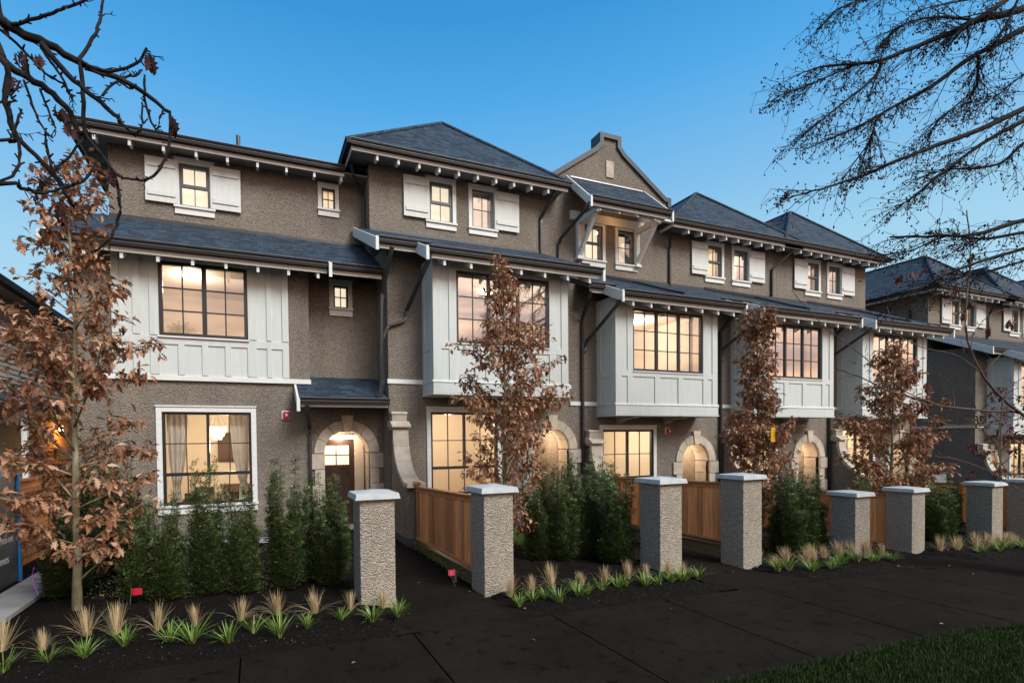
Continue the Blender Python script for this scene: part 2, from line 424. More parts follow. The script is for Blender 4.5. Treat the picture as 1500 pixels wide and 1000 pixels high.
for i, (a, b) in enumerate(PAIRS+[(20.84,22.7)]):
    ye = 11.75 if i == 0 else 11.1
    for y0, y1 in ((5.258,6.7),(6.712,8.5),(8.512,ye+1.0)): slab(m, a+.47, b-.06, y0, y1, .006)
    # flared apron where the path meets the pavement
    za = gz(a); 
    m.poly([(a+.10,5.258,gz(a)+.002),(a+.462,5.258,gz(a)+.002),(a+.462,6.25,gz(a)+.002),(a+.36,5.9,gz(a)+.002)])
    m.poly([(b-.052,5.258,gz(b)+.002),(b+.42,5.258,gz(b)+.002),(b+.12,5.8,gz(b)+.002),(b-.052,6.2,gz(b)+.002)])
structure(m.build('path','pavement'))
m = MB(); 
for k in range(5): slab(m, -3.30, -2.78, 5.3+k*.9, 5.3+k*.9+.89, .03)
structure(m.build('kerb_strip','light_concrete', bevel=.008))
structure(sheet(-5.2,-3.31,5.3,26,-.004).build('side_lane','pavement'))
# soil beds: rough heaped surface
def bed(name, x0, x1, y0, y1, h, seed, nx=None):
    rnd = random.Random(seed); nx = nx or int((x1-x0)/.07); ny = int((y1-y0)/.07); m = MB(); idx = {}
    for i in range(nx+1):
        for j in range(ny+1):
            X = lerp(x0,x1,i/nx); Y = lerp(y0,y1,j/ny); e = min(i/nx*(x1-x0), (nx-i)/nx*(x1-x0), j/ny*(y1-y0), 9)
            z = gz(X) - .02 + h*min(1, e/.35) + (rnd.random()-.5)*.035*min(1,e/.1+.15)
            if j == 0: Y += rnd.uniform(-.03,.03)
            idx[i,j] = len(m.v); m.v.append((X,Y,z))
    for i in range(nx):
        for j in range(ny): m.f.append((idx[i,j],idx[i+1,j],idx[i+1,j+1],idx[i,j+1])); m.m.append(0)
    return structure(m.build(name,'soil',smooth=True))
bed('soil_bed', -2.75, 1.58, 5.22, 9.0, .07, 1)
bed('soil_bed', 3.05, 6.50, 5.20, 9.0, .07, 2)
bed('soil_bed', 8.15, 11.35, 5.20, 8.6, .07, 3)
bed('soil_bed', 13.1, 16.3, 5.20, 8.6, .07, 4)
bed('soil_bed', 18.0, 22.0, 5.20, 8.6, .07, 5)
structure(sheet(-2.7,1.3,11.05,11.74,.03).build('gravel_strip','gravel'))
structure(sheet(-60,120,-40,3.08,.0).build('verge','lawn_soil'))
# grass blades: verge and the small front lawns
def blades(name, areas, seed, h0, h1, wd, mat, label):
    rnd = random.Random(seed); m = MB()
    for x0, x1, y0, y1, n in areas:
        for _ in range(n):
            X, Y = rnd.uniform(x0,x1), rnd.uniform(y0,y1); a = rnd.uniform(0,6.28); h = rnd.uniform(h0,h1); l = rnd.uniform(0,.6)*h; b = rnd.uniform(0,6.28)
            z = gz(X)-.005; cx, sx = math.cos(a)*wd, math.sin(a)*wd
            mx_, my_ = X+math.cos(b)*l*.35, Y+math.sin(b)*l*.35
            m.poly([(X-cx,Y-sx,z),(X+cx,Y+sx,z),(mx_+cx*.7,my_+sx*.7,z+h*.6),(X+math.cos(b)*l,Y+math.sin(b)*l,z+h),(mx_-cx*.7,my_-sx*.7,z+h*.6)])
    o = m.build(name, mat); o['kind'] = 'stuff'; return tag(o, label, 'grass')
blades('lawn_grass', [(2.6,8,2.2,3.2,26000),(8,20,.2,3.18,26000),(3.5,8,1.0,2.2,6000)], 3, .03,.08,.004,'lawn','dark mown grass verge in front of the pavement')
blades('lawn_grass', [(3.3,6.0,8.4,10.9,16000)], 4, .04,.09,.004,'liriope','small green front lawn behind the second pillar')
# ================================================================== house helpers
EXT = 20.0
def wall_front(m, x0, x1, z0, z1, y, ops, depth=.16):
    """wall facing -Y with rectangular openings (a,b,c,d) = x range, z range; reveals run back by depth"""
    xs = sorted({x0,x1,*[o[0] for o in ops],*[o[1] for o in ops]}); zs = sorted({z0,z1,*[o[2] for o in ops],*[o[3] for o in ops]})
    for a, b in zip(xs, xs[1:]):
        for c, d in zip(zs, zs[1:]):
            cx, cz = (a+b)/2, (c+d)/2
            if any(o[0] < cx < o[1] and o[2] < cz < o[3] for o in ops): continue
            m.poly([(a,y,c),(b,y,c),(b,y,d),(a,y,d)])
    for a, b, c, d in ops:
        e = y+depth
        m.poly([(a,y,c),(a,y,d),(a,e,d),(a,e,c)]); m.poly([(b,y,d),(b,y,c),(b,e,c),(b,e,d)])
        m.poly([(a,y,d),(b,y,d),(b,e,d),(a,e,d)]); m.poly([(b,y,c),(a,y,c),(a,e,c),(b,e,c)])
def arch_fill(m, cx, r, zs, y, depth):
    n = 20; top = zs+r
    P = [(cx-r*math.cos(math.pi*k/n), zs+r*math.sin(math.pi*k/n)) for k in range(n+1)]
    for (a,b),(c,d) in zip(P, P[1:]):
        m.poly([(a,y,b),(c,y,d),(c,y,top),(a,y,top)]); m.poly([(c,y,d),(a,y,b),(a,y+depth,b),(c,y+depth,d)])
def arch_surround(root, cx, zs, zb, y, r=.53, R=.765):
    m = MB(); n = 7; gap = .008
    angs = []
    key = math.radians(9.5)
    side = (math.pi/2-key)
    for sgn in (-1,1):
        for k in range(3):
            a0 = math.pi/2 + sgn*(key + side*k/3); a1 = math.pi/2 + sgn*(key + side*(k+1)/3); angs.append((min(a0,a1), max(a0,a1)))
    def vous(a0, a1, r0, r1, y0, y1):
        q = 6; A = [lerp(a0,a1,k/q) for k in range(q+1)]
        pts = [(cx+r1*math.cos(a), zs+r1*math.sin(a)) for a in A] + [(cx+r0*math.cos(a), zs+r0*math.sin(a)) for a in reversed(A)]
        m.prism(pts, y0, y1, 'y')
    for a0, a1 in angs: vous(a0+.006, a1-.006, r, R, y-.045, y+.50)
    # keystone
    hw0, hw1 = (r-.03)*math.sin(key)*1.0, .145
    m.prism([(cx-hw0,zs+r-.035),(cx+hw0,zs+r-.035),(cx+hw1,zs+R+.115),(cx-hw1,zs+R+.115)], y-.075, y+.49, 'y')
    z = zs-.006; wide = True
    while z > zb:
        h = .36 if wide else .37; z0 = max(zb, z-h)
        ex = .345 if wide else .225
        m.box(cx-r-ex, cx-r, y-(.055 if wide else .04), y+.50, z0, z-gap); m.box(cx+r, cx+r+(ex if ex < .23 else .23), y+.02, y+.50, z0, z-gap); m.box(cx+r+.0012, cx+r+ex, y-(.055 if wide else .04), y+.0195, z0, z-gap)
        z = z0; wide = not wide
    return m.build('arch_surround','cast_stone',root,bevel=.008)
def porch(root, cx, zs, zb, y, r, d=1.25, e=9, lw=.60, rw=.565):
    """recessed entrance behind the arch"""
    m = MB(); a, b, t = cx-lw, cx+rw, zs+r+.12; y0 = y+.51; y1 = y+d+.2
    m.poly([(a,y0,zb),(a,y0,t),(a,y1,t),(a,y1,zb)]); m.poly([(b,y0,t),(b,y0,zb),(b,y1,zb),(b,y1,t)])
    m.poly([(a,y1,zb),(a,y1,t),(b,y1,t),(b,y1,zb)])
    m.poly([(a,y0,t),(b,y0,t),(b,y1,t),(a,y1,t)])
    # strips closing the front of the recess beside and above the arch
    m.poly([(a,y0,zb),(cx-r,y0,zb),(cx-r,y0,t),(a,y0,t)]); m.poly([(cx+r,y0,zb),(b,y0,zb),(b,y0,t),(cx+r,y0,t)])
    P = [(cx-r*math.cos(math.pi*k/16), zs+r*math.sin(math.pi*k/16)) for k in range(17)]
    for (p,q),(u,v) in zip(P,P[1:]): m.poly([(p,y0,q),(u,y0,v),(u,y0,t),(p,y0,t)])
    m.build('porch_wall','stucco',root)
    m = MB(); m.box(a,b,y0,y1,zb-.1,zb+.02); m.build('porch_floor','light_concrete',root)
    lamp = MB(); lamp.lathe([(0,0),(.07,0),(.09,-.03),(.07,-.07),(0,-.08)],(cx,y+.98,t-.012),14); lamp.build('porch_lamp','lamp_glow',root,smooth=True)
    light('porch_light',(cx,y+.92,t-.25),e*1.5,(1,.70,.46),.07,root)
def window(root, x0, x1, z0, z1, y, spans=None, rows=2, cols=2, frame='window_frame', gl='coated_glass', fw=.05, mull=.05, mun=.018, transom=None, setin=.05, name='window', double=False, bottom_cols=None):
    """frame with sashes and glazing bars; returns the window part"""
    m = MB(); ya, yb = y+setin-.04, y+setin+.03
    m.box(x0,x0+fw,ya,yb,z0,z1); m.box(x1-fw,x1,ya,yb,z0,z1); m.box(x0+fw,x1-fw,ya,yb,z1-fw,z1); m.box(x0+fw,x1-fw,ya,yb,z0,z0+fw)
    xi0, xi1 = x0+fw, x1-fw; zi0, zi1 = z0+fw, z1-fw
    spans = spans or [(0,1)]
    zt = zi0
    def bars(a, b, c, d, nc, nr, yo=0.0):
        for k in range(1,nc): X = lerp(a,b,k/nc); m.box(X-mun/2,X+mun/2,ya+.022+yo,ya+.046+yo,c,d)
        for k in range(1,nr): Z = lerp(c,d,k/nr); m.box(a,b,ya+.021+yo,ya+.045+yo,Z-mun/2,Z+mun/2)
    if transom:
        m.box(xi0,xi1,ya+.004,yb-.002,transom-.035,transom+.035); zt = transom+.035
    n = len(spans)
    for i, (s0, s1) in enumerate(spans):
        a, b = lerp(xi0,xi1,s0), lerp(xi0,xi1,s1)
        if i: m.box(a-mull/2,a+mull/2,ya+.003,yb-.003,zt,zi1); a += mull/2
        if i < n-1: b -= mull/2
        if double:
            zm = (zt+zi1)/2; m.box(a,b,ya-.012,yb-.004,zm-.035,zm+.03)
            m.box(a,a+.03,ya-.01,yb-.006,zm+.03,zi1); m.box(b-.03,b,ya-.01,yb-.006,zm+.03,zi1); m.box(a+.03,b-.03,ya-.01,yb-.006,zi1-.03,zi1)
            bars(a,b,zt,zm-.035,cols,1); bars(a+.03,b-.03,zm+.03,zi1-.03,cols,1)
        else: bars(a,b,zt,zi1,cols,rows)
    if transom: bars(xi0,xi1,zi0,transom-.035,bottom_cols or cols*n,1)
    o = m.build(name, frame, root)
    g = MB(); yg = ya+.034; g.poly([(xi0,yg,zi0),(xi1,yg,zi0),(xi1,yg,zi1),(xi0,yg,zi1)]); g.build('pane',gl,o)
    return o
def casing(win, x0, x1, z0, z1, y, tw=.10, sill=True, head=True, mat='white_paint', p=.035, sill_h=.14):
    """white trim round a window, and its sill"""
    m = MB(); m.box(x0-tw,x0,y-p,y+.02,z0,z1+tw); m.box(x1,x1+tw,y-p,y+.02,z0,z1+tw); m.box(x0,x1,y-p,y+.02,z1,z1+tw)
    if head: m.box(x0-tw-.012,x1+tw+.012,y-p-.022,y+.02,z1+tw,z1+tw+.03)
    m.build('trim',mat,win,bevel=.004)
    if sill:
        s = MB(); s.box(x0-tw-.02,x1+tw+.02,y-p-.045,y+.02,z0-.05,z0); s.box(x0-tw+.0,x1+tw,y-p-.005,y+.02,z0-.05-sill_h,z0-.05); s.build('sill',mat,win,bevel=.004)
def shutter(root, x0, x1, z0, z1, y):
    m = MB(); n = 5; yf = y-.075
    for k in range(n): m.box(lerp(x0,x1,k/n)+.0008, lerp(x0,x1,(k+1)/n)-.0008, yf, yf+.03, z0, z1)
    o = m.build('shutter','shutter_paint',root)
    e = .05
    for zc in (lerp(z0,z1,.835), lerp(z0,z1,.19)): MB().box(x0+e, x1-e, yf-.025, yf, zc-.055, zc+.055).build('batten','shutter_paint',o,bevel=.003)
    return o
def glow_panel(root, x0, x1, z0, z1, y, mat='room_glow'):  # glowing backing panel added behind the glass for a lit room
    m = MB(); m.box(x0-.03,x1+.03,y,y+.02,z0-.03,z1+.03); return m.build('room_glow',mat,root)
def room(root, x0, x1, y0, y1, z0, z1, e, c=(1,.80,.58), lampz=None, lx=None, ly=None, wm='room_paint', lamp=True):
    m = MB()
    m.poly([(x0,y0,z0),(x0,y1,z0),(x0,y1,z1),(x0,y0,z1)]); m.poly([(x1,y1,z0),(x1,y0,z0),(x1,y0,z1),(x1,y1,z1)])
    m.poly([(x0,y1,z0),(x1,y1,z0),(x1,y1,z1),(x0,y1,z1)]); m.poly([(x0,y0,z1),(x0,y1,z1),(x1,y1,z1),(x1,y0,z1)])
    m.poly([(x0,y0,z0),(x1,y0,z0),(x1,y1,z0),(x0,y1,z0)],1)
    m.build('room_shell',[wm,'room_floor'],root)
    lx = lx if lx is not None else (x0+x1)/2; ly = ly if ly is not None else (y0+y1)/2
    if lamp:
        q = MB(); q.lathe([(0,0),(.17,0),(.19,-.03),(.15,-.075),(0,-.10)],(lx,ly,z1-.004),20); q.build('ceiling_lamp','lamp_glow',root,smooth=True)
    light('room_light',(lx,ly,(lampz or z1-.35)),e,c,.12,root)
def gutter(root, x0, x1, y, zt, ends=True):
    """K-style gutter hung on the eave; front face at y"""
    P = [(y,zt),(y+.006,zt-.035),(y+.03,zt-.06),(y+.035,zt-.125),(y+.13,zt-.125),(y+.13,zt),(y+.118,zt),(y+.118,zt-.10),(y+.045,zt-.10),(y+.02,zt-.012),(y+.012,zt)]
    m = MB().prism([(a,b) for a,b in P], x0, x1, 'x'); m.box(x0,x1,y-.004,y+.010,zt+.001,zt+.007,1); m.box(x0,x1,y+.10,y+.135,zt+.001,zt+.012,1); m.box(x0,x1,y+.026,y+.034,zt-.064,zt-.058,1); return m.build('gutter',['gutter_metal','lip_highlight'],root)  # pale strips paint the sky highlight along the gutter edges
def gutter_y(root, y0, y1, x, zt, s=1):
    P = [(x,zt),(x+s*.006,zt-.035),(x+s*.03,zt-.06),(x+s*.035,zt-.125),(x+s*.13,zt-.125),(x+s*.13,zt)]
    return MB().prism(P, y0, y1, 'y').build('gutter','gutter_metal',root)
def tails(root, xs, y, zt, ln=.42, slope=.48, h=.10, wd=.055):
    o = None
    for X in xs:
        if o is None:
            m = MB(); m.prism([(y,zt-h),(y,zt),(y+ln,zt+slope*ln),(y+ln,zt+slope*ln-h)], X-wd/2, X+wd/2, 'x'); o = m.build('rafter_tail','white_paint',root); first = X
        else: share(o, root, X-first)
def slab_roof(root, x0, x1, ye, ze, yt, slope, t=.10, name='roof', deck='soffit'):
    """single pitch roof rising to the back: shingles on top, boarded underside"""
    zt = ze+slope*(yt-ye); m = MB()
    m.poly([(x0,ye,ze),(x1,ye,ze),(x1,yt,zt),(x0,yt,zt)])
    m.poly([(x0,ye,ze-.03),(x1,ye,ze-.03),(x1,ye,ze),(x0,ye,ze)]); m.poly([(x0,yt,zt-.03),(x0,ye,ze-.03),(x0,ye,ze),(x0,yt,zt)]); m.poly([(x1,ye,ze-.03),(x1,yt,zt-.03),(x1,yt,zt),(x1,ye,ze)])
    o = m.build(name,'shingle',root)
    d = MB(); d.prism([(ye+.02,ze-.032),(yt,zt-.032),(yt,zt-t),(ye+.02,ze-t-.01)], x0+.01, x1-.01, 'x'); d.build('roof_deck',deck,o)
    return o
def rake(root, x, y0, z0, y1, slope, h=.24, th=.045):
    """white barge board along a sloping roof end with a dark drip edge"""
    z1 = z0+slope*(y1-y0)
    m = MB(); m.prism([(y0,z0-h-.03),(y1,z1-h),(y1,z1),(y0,z0)], x, x+th, 'x'); m.box(x-.012,x+th+.012,y0-.045,y0-.001,z0-h-.045,z0+.01)
    return m.build('barge_board','white_paint',root,bevel=.004)
def hip_roof(root, xa, xb, ya, yb, ze, pk, t=.05):
    xp, yp, zp = pk; A=(xa,ya,ze); B=(xb,ya,ze); P=(xp,yp,zp); Q=(xp,yb,zp); C=(xb,yb,ze); D=(xa,yb,ze)
    m = MB(); m.poly([A,B,P]); m.poly([D,A,P,Q]); m.poly([B,C,Q,P])
    o = m.build('roof','shingle',root)
    # ridge and hip caps
    c = MB()
    for p, q in ((A,P),(B,P),(P,Q)): c.tube([Vector(p)+Vector((0,0,.0)),Vector(q)+Vector((0,0,.012))], .06, 6)
    c.build('hip_cap','shingle',o)
    d = MB(); d.box(xa+.03,xb-.03,ya+.03,yb,ze-.13,ze-.10); d.build('soffit_board','soffit',o)
    return o
def fascia(root, x0, x1, y, z0, z1): return MB().box(x0,x1,y,y+.025,z0,z1).build('fascia','white_paint',root)
def downpipe(root, path, wd=.075): return MB().pipe(path, wd, .06).build('downpipe','dark_metal',root)
def alarm(root, x, z, y):
    m = MB(); m.box(x-.08,x+.08,y-.03,y,z-.10,z+.10); o = m.build('fire_alarm','white_paint',root,bevel=.008)
    MB().box(x-.045,x+.075,y-.085,y-.03,z-.085,z+.075).build('alarm_horn','red_plastic',o,bevel=.012)
    MB().box(x+.0,x+.045,y-.105,y-.085,z-.03,z+.025).build('strobe','lens',o,bevel=.006)
def corbels(root, xs, z, y0, y1):
    for X in xs:
        P = [(y1,z),(y0+.06,z),(y0+.06,z-.05)]
        for k in range(8):
            a = math.pi/2*k/7; P.append((lerp(y0+.10,y1-.12,math.sin(a)), z-.05-.10*(1-math.cos(a))*1.0))
        P.append((y1,z-.17)); MB().prism(P, X-.09, X+.09, 'x').build('corbel','cast_stone',root,bevel=.006)
def buttress(root, x0, x1, y0, y1, zb, zt, mirror=False):
    """wing wall with a scrolled stone coping, y0 front to y1 at the house wall; zt = top of the curve"""
    zl = zt-1.15; n = 14; cur = []
    for k in range(n+1):
        a = math.pi/2*k/n; cur.append((lerp(y1-.28, y0, 1-math.cos(a)), lerp(zt, zl, math.sin(a))))
    m = MB(); m.prism([(y1,zb),(y0+.08,zb),(y0+.08,zl-.10)] + [(y+.0,z-.09) for y,z in reversed(cur)] + [(y1,zt)], x0+.03, x1-.03, 'x')
    o = m.build('wing_wall','stucco',root)
    MB().box(x0+.015,x1-.015,y0+.06,y1,zb-.2,zb+.22).build('foundation','foundation',o)
    c = MB(); th = .10
    def off(k):
        y,z = cur[k]; a = math.pi/2*k/n; ny, nz = -math.cos(a), math.sin(a)
        return (y+ny*th*.0+ny*th*.5, z+nz*th*.5), (y-ny*th*.4, z-nz*th*.4)
    segs = [(0,3),(3,6),(6,9),(9,12)]
    for a, b in segs:
        out_ = [off(k)[0] for k in range(a,b+1)]; inn = [off(k)[1] for k in range(a,b+1)]
        c.prism(out_+list(reversed(inn)), x0, x1, 'x')
    out_ = [off(k)[0] for k in range(12,n+1)]; inn = [off(k)[1] for k in range(12,n+1)]
    c.prism(out_+[(y0-.12,zl+.05),(y0-.12,zl-.05)]+list(reversed(inn)), x0-.02, x1+.02, 'x')
    # capital block at the wall
    c.box(x0,x1,y1-.31,y1,zt+.002,zt+.06); c.prism([(y1-.40,zt+.06),(y1,zt+.06),(y1,zt+.22),(y1-.26,zt+.20),(y1-.40,zt+.10)], x0-.04, x1+.04, 'x'); c.box(x0+.01,x1-.01,y1-.24,y1,zt+.20,zt+.36)
    c.prism([(y1-.26,zt+.36),(y1,zt+.36),(y1,zt+.43),(y1-.20,zt+.42),(y1-.26,zt+.39)], x0-.01, x1+.01, 'x')
    c.build('coping','cast_stone',o,bevel=.006)
def bay_panels(m, xa, xb, y, wx0, wx1, wz0, wz1, z0, z1):
    """raised boards (battens and rails) on a panelled bay front, window hole wx/wz"""
    p = .024; a = y-p
    B = lambda x0,x1,c,d: m.box(x0,x1,a,y,c,d)
    rail0, rail1 = wz0-.15, wz0-.0
    # corner boards
    B(xa,xa+.19,z0,z1); B(xb-.19,xb,z0,z1)
    # boards beside the window
    for s in (-1,1):
        e = wx0 if s < 0 else wx1; lo, hi = (xa+.19, e) if s < 0 else (e, xb-.19)
        if s < 0: B(hi-.18,hi,wz0,z1)
        else: B(lo,lo+.18,wz0,z1)
    # rail under the window
    m.box(xa+.19,xb-.19,a+.001,y,rail0,rail1)
    # head board
    m.box(wx0,wx1,a+.001,y,wz1,z1)
    # lower battens
    n = 3; pos = [wx0] + [lerp(wx0,wx1,k/n) for k in range(1,n)] + [wx1]
    for k, X in enumerate(pos):
        x0_, x1_ = X-.09, X+.09
        if k == 0: x0_, x1_ = X-.18, X
        if k == n: x0_, x1_ = X, X+.18
        B(x0_,x1_,z0,rail0)
def bay(root, xa, xb, y, yw, z0, z1, wx0, wx1, wz0, wz1, gl, e):
    """projecting panelled bay with a three sash window"""
    m = MB(); wall_front(m, xa+.02, xb-.02, z0, z1, y, [(wx0,wx1,wz0,wz1)], .10)
    m.poly([(xa+.02,yw,z0),(xa+.02,y,z0),(xa+.02,y,z1),(xa+.02,yw,z1)]); m.poly([(xb-.02,y,z0),(xb-.02,yw,z0),(xb-.02,yw,z1),(xb-.02,y,z1)])
    m.poly([(xa+.02,y,z0),(xa+.02,yw,z0),(xb-.02,yw,z0),(xb-.02,y,z0)])
    o = m.build('bay','panel_paint',root)
    b = MB(); bay_panels(b, xa, xb, y, wx0, wx1, wz0, wz1, z0+.32, z1)
    # side boards: stiles, middle rail
    for X, s in ((xa,1),(xb,-1)):
        x0_, x1_ = (X, X+.022) if s > 0 else (X-.022, X)
        b.box(x0_,x1_,y,y+.17,z0+.32,z1); b.box(x0_,x1_,yw-.16,yw,z0+.32,z1); b.box(x0_,x1_,y+.17,yw-.16,wz0-.15,wz0); b.box(x0_,x1_,y+.17,yw-.16,z1-.2,z1)
    b.build('panel_boards','panel_paint',o,bevel=.003)
    s = MB(); s.box(xa-.012,xb+.012,y-.038,yw,z0+.03,z0+.265); s.prism([(y-.055,z0+.265),(yw,z0+.265),(yw,z0+.33),(y-.03,z0+.32)], xa-.03, xb+.03, 'x'); s.box(xa-.03,xb+.03,y-.055,yw,z0-.01,z0+.025)
    s.build('skirt_board','panel_paint',o,bevel=.004)
    third = [(0,.333),(.333,.667),(.667,1)]
    wdw = window(root, wx0, wx1, wz0, wz1, y, third, 3, 2, 'window_frame', gl, .06, .07, .022)
    q = MB(); q.box(wx0-.01,wx1+.01,y-.045,y+.03,wz0-.035,wz0-.001); q.build('sill','panel_paint',wdw)
    room(root, xa+.1, xb-.1, y+.12, yw+2.6, z0+.12, z1-.12, e, lx=(wx0+wx1)/2+.35, ly=yw+.9, c=(1,.80,.62))
def band(root, x0, x1, y, z): return MB().box(x0,x1,y-.03,y+.02,z-.05,z+.055).build('trim_band','white_paint',root,bevel=.005)
# ================================================================== third floor and lower roof shared by the row
def top_floor(root, x0, dz, xl, xr, gable=False, mats=('room_glow','peach_glow'), gl=('coated_glass','coated_glass'), left_ret=True):
    Y = 12.6
    w1 = (x0+1.568, x0+2.222, 7.88+dz, 8.915+dz); w2 = (x0+2.80, x0+3.455, 7.88+dz, 8.915+dz)
    m = MB()
    if gable:
        wall_front(m, xl, xr, 6.2+dz, 9.35, Y, [w1,w2])
    else:
        wall_front(m, xl, xr, 6.2+dz, 9.24+dz, Y, [w1,w2])
        if left_ret: m.poly([(xl,EXT,6.2+dz),(xl,Y,6.2+dz),(xl,Y,9.24+dz),(xl,EXT,9.24+dz)])
        m.poly([(xr,Y,6.2+dz),(xr,EXT,6.2+dz),(xr,EXT,9.24+dz),(xr,Y,9.24+dz)])
    m.build('upper_wall','stucco',root)
    a = window(root, *w1[:2], *w1[2:], Y, None, 2, 2, 'grey_frame', gl[0], .05, .05, .02, double=True); casing(a, *w1[:2], *w1[2:], Y, .105)
    b = window(root, *w2[:2], *w2[2:], Y, None, 2, 2, 'grey_frame', gl[1], .05, .05, .02); casing(b, *w2[:2], *w2[2:], Y, .105)
    glow_panel(root, *w1[:2], *w1[2:], Y+.28, mats[0]); glow_panel(root, *w2[:2], *w2[2:], Y+.45, mats[1])
    if not gable:
        shutter(root, x0+.845, x0+1.555, 7.895+dz, 8.955+dz, Y); shutter(root, x0+3.47, x0+4.235, 7.895+dz, 8.955+dz, Y)
def top_roof(root, xa, xb, ya, ze, pk, tail_xs, left=True, right=True):
    o = hip_roof(root, xa, xb, ya, EXT+.5, ze+.02, pk)
    gutter(root, xa-.02, xb+.02, ya-.10, ze)
    fascia(root, xa+.04, xb-.04, ya+.035, ze-.215, ze-.10)
    if left:
        gutter_y(root, ya-.10, EXT, xa-.12, ze-.002, 1); MB().box(xa+.035,xa+.06,ya+.06,EXT,ze-.215,ze-.10).build('fascia','white_paint',root)
    tails(root, tail_xs, ya+.066, ze-.20, .26, .2, .135)
def eave_low(root, x0, x1, ye, ze, tail_xs, tl=.42):
    """gutter, fascia and rafter tails of the lower roof"""
    gutter(root, x0, x1, ye-.09, ze+.02); fascia(root, x0+.02, x1-.02, ye+.042, ze-.20, ze-.085)
    tails(root, tail_xs, ye+.072, ze-.175, tl, .48, .14)
def lower_roof(root, x0, dz, xl, xr, ba=.55, bb=4.78):
    S = .50; Y1 = 9.88; Z1 = 6.07+dz; Y2 = 10.52; Z2 = Z1+S*(Y2-Y1)
    r = slab_roof(root, xl, xr, Y2, Z2, 12.6, S)
    zt = Z2+S*(12.6-Y2); MB().box(max(xl,x0-.04), min(xr,x0+5.0), 12.565, 12.597, zt-.05, zt+.045).build('wall_flashing','dark_metal',r)
    slab_roof(root, x0+ba, x0+bb, Y1, Z1, Y2, S)
    n = 7; eave_low(root, x0+ba+.02, x0+bb, Y1, Z1, [lerp(x0+ba+.42, x0+bb-.3, k/(n-1)) for k in range(n)])
    gutter(root, xl+.02, x0+ba+.3, Y2-.09, Z2+.02); fascia(root, xl+.04, x0+ba+.3, Y2+.042, Z2-.20, Z2-.085)
    gutter(root, x0+bb-.2, xr, Y2-.09, Z2+.02); fascia(root, x0+bb-.2, xr, Y2+.042, Z2-.20, Z2-.085)
    rake(root, x0+ba-.03, Y1-.03, Z1-.0, Y2+.1, S); rake(root, x0+bb-.015, Y1-.03, Z1, Y2+.1, S)
    return Y1, Z1, Y2, Z2
W = 11.1; BY = 10.36
def lower_unit(root, x0, dz, xr, mirror=False, gl_bay='mirror_glass', bay_e=75, room_e=105, wing=.40, porch_e=9, gl_low='clear_glass'):
    zb = gz(x0+2.4)-.02; fz = -.11+dz*1.0
    zb = min(zb, fz)
    if not mirror: wx = (x0+1.0, x0+2.75); cx = x0+4.33
    else: wx = (x0+2.62, x0+4.37); cx = x0+1.13
    zs = 1.78+dz; r = .53
    low = (wx[0], wx[1], .74+dz, 2.71+dz); bw = (x0+.95, x0+4.2, 3.42+dz, 5.95+dz)
    m = MB(); wall_front(m, x0, xr, zb-.3, 6.55+dz, W, [low, bw, (cx-r,cx+r,zb-.3,zs+r)], .10); arch_fill(m, cx, r, zs, W, .05)
    m.poly([(x0,EXT,zb-.3),(x0,W,zb-.3),(x0,W,6.55+dz),(x0,EXT,6.55+dz+.5)])
    xq = xr-.006; m.poly([(xq,W+.001,zb-.3),(xq,EXT,zb-.3),(xq,EXT,6.55+dz+.5),(xq,W+.001,6.55+dz)])
    m.build('wall','stucco',root)
    f = MB(); f.box(x0-.01,cx-r-.24,W-.02,W+.05,zb-.3,zb+.20); f.box(cx+r+.24,xr+.01,W-.02,W+.05,zb-.3,zb+.20); f.build('foundation','foundation',root)
    arch_surround(root, cx, zs, zb, W); porch(root, cx, zs, fz, W, r, 1.25, porch_e*5.2)
    door = MB(); door.box(cx-.60,cx-.55,W+.42,W+1.2,fz+.02,fz+2.08); d = door.build('door','brown_door',root)
    MB().box(cx-.61,cx-.545,W+.32,W+.42,fz+.02,fz+2.18).build('door_frame','room_trim',d)
    MB().tube([(cx-.53,W+.5,fz+1.0),(cx-.48,W+.5,fz+1.0),(cx-.48,W+.58,fz+1.0)],.012,8).build('door_handle','galvanised',d)
    wd = window(root, *low[:2], *low[2:], W, [(0,.5),(.5,1)], 2, 2, 'window_frame', gl_low, .055, .06, .02, transom=1.385+dz)
    casing(wd, *low[:2], *low[2:], W, .10, True, True)
    room(root, x0+.25, xr-1.2 if not mirror else xr-.25, W+.12, W+3.6, fz+.05, 2.9+dz, room_e, lx=(wx[0]+wx[1])/2+.2, ly=W+1.6, lamp=False)
    bay(root, x0+.825, x0+4.325, BY, W, 3.06+dz, 6.12+dz, x0+1.385, x0+3.795, 4.22+dz, 5.83+dz, gl_bay, bay_e)
    corbels(root, (x0+1.55, x0+3.2), 3.045+dz, BY, W)
    band(root, x0-.03, x0+.82, W, 3.40+dz); band(root, x0+4.34, xr, W, 3.40+dz)
    buttress(root, x0+wing, x0+wing+.36, 9.76, W, min(zb, gz(x0)), 2.28+dz) if not mirror else buttress(root, x0, x0+.36, 9.76, W, zb, 2.28+dz)
    alarm(root, x0+3.25 if not mirror else x0+2.0, 2.67+dz, W)
    return zb
# ================================================================== the row of townhouses
def townhouse(x0, dz, xr, label, name='townhouse', **k):
    root = T(name, label, 'townhouse', (x0, W, gz(x0)), 'townhouses in the long stuccoed row' if x0 < 25 else 'townhouses in the far row'); lower_unit(root, x0, dz, xr, **k); return root
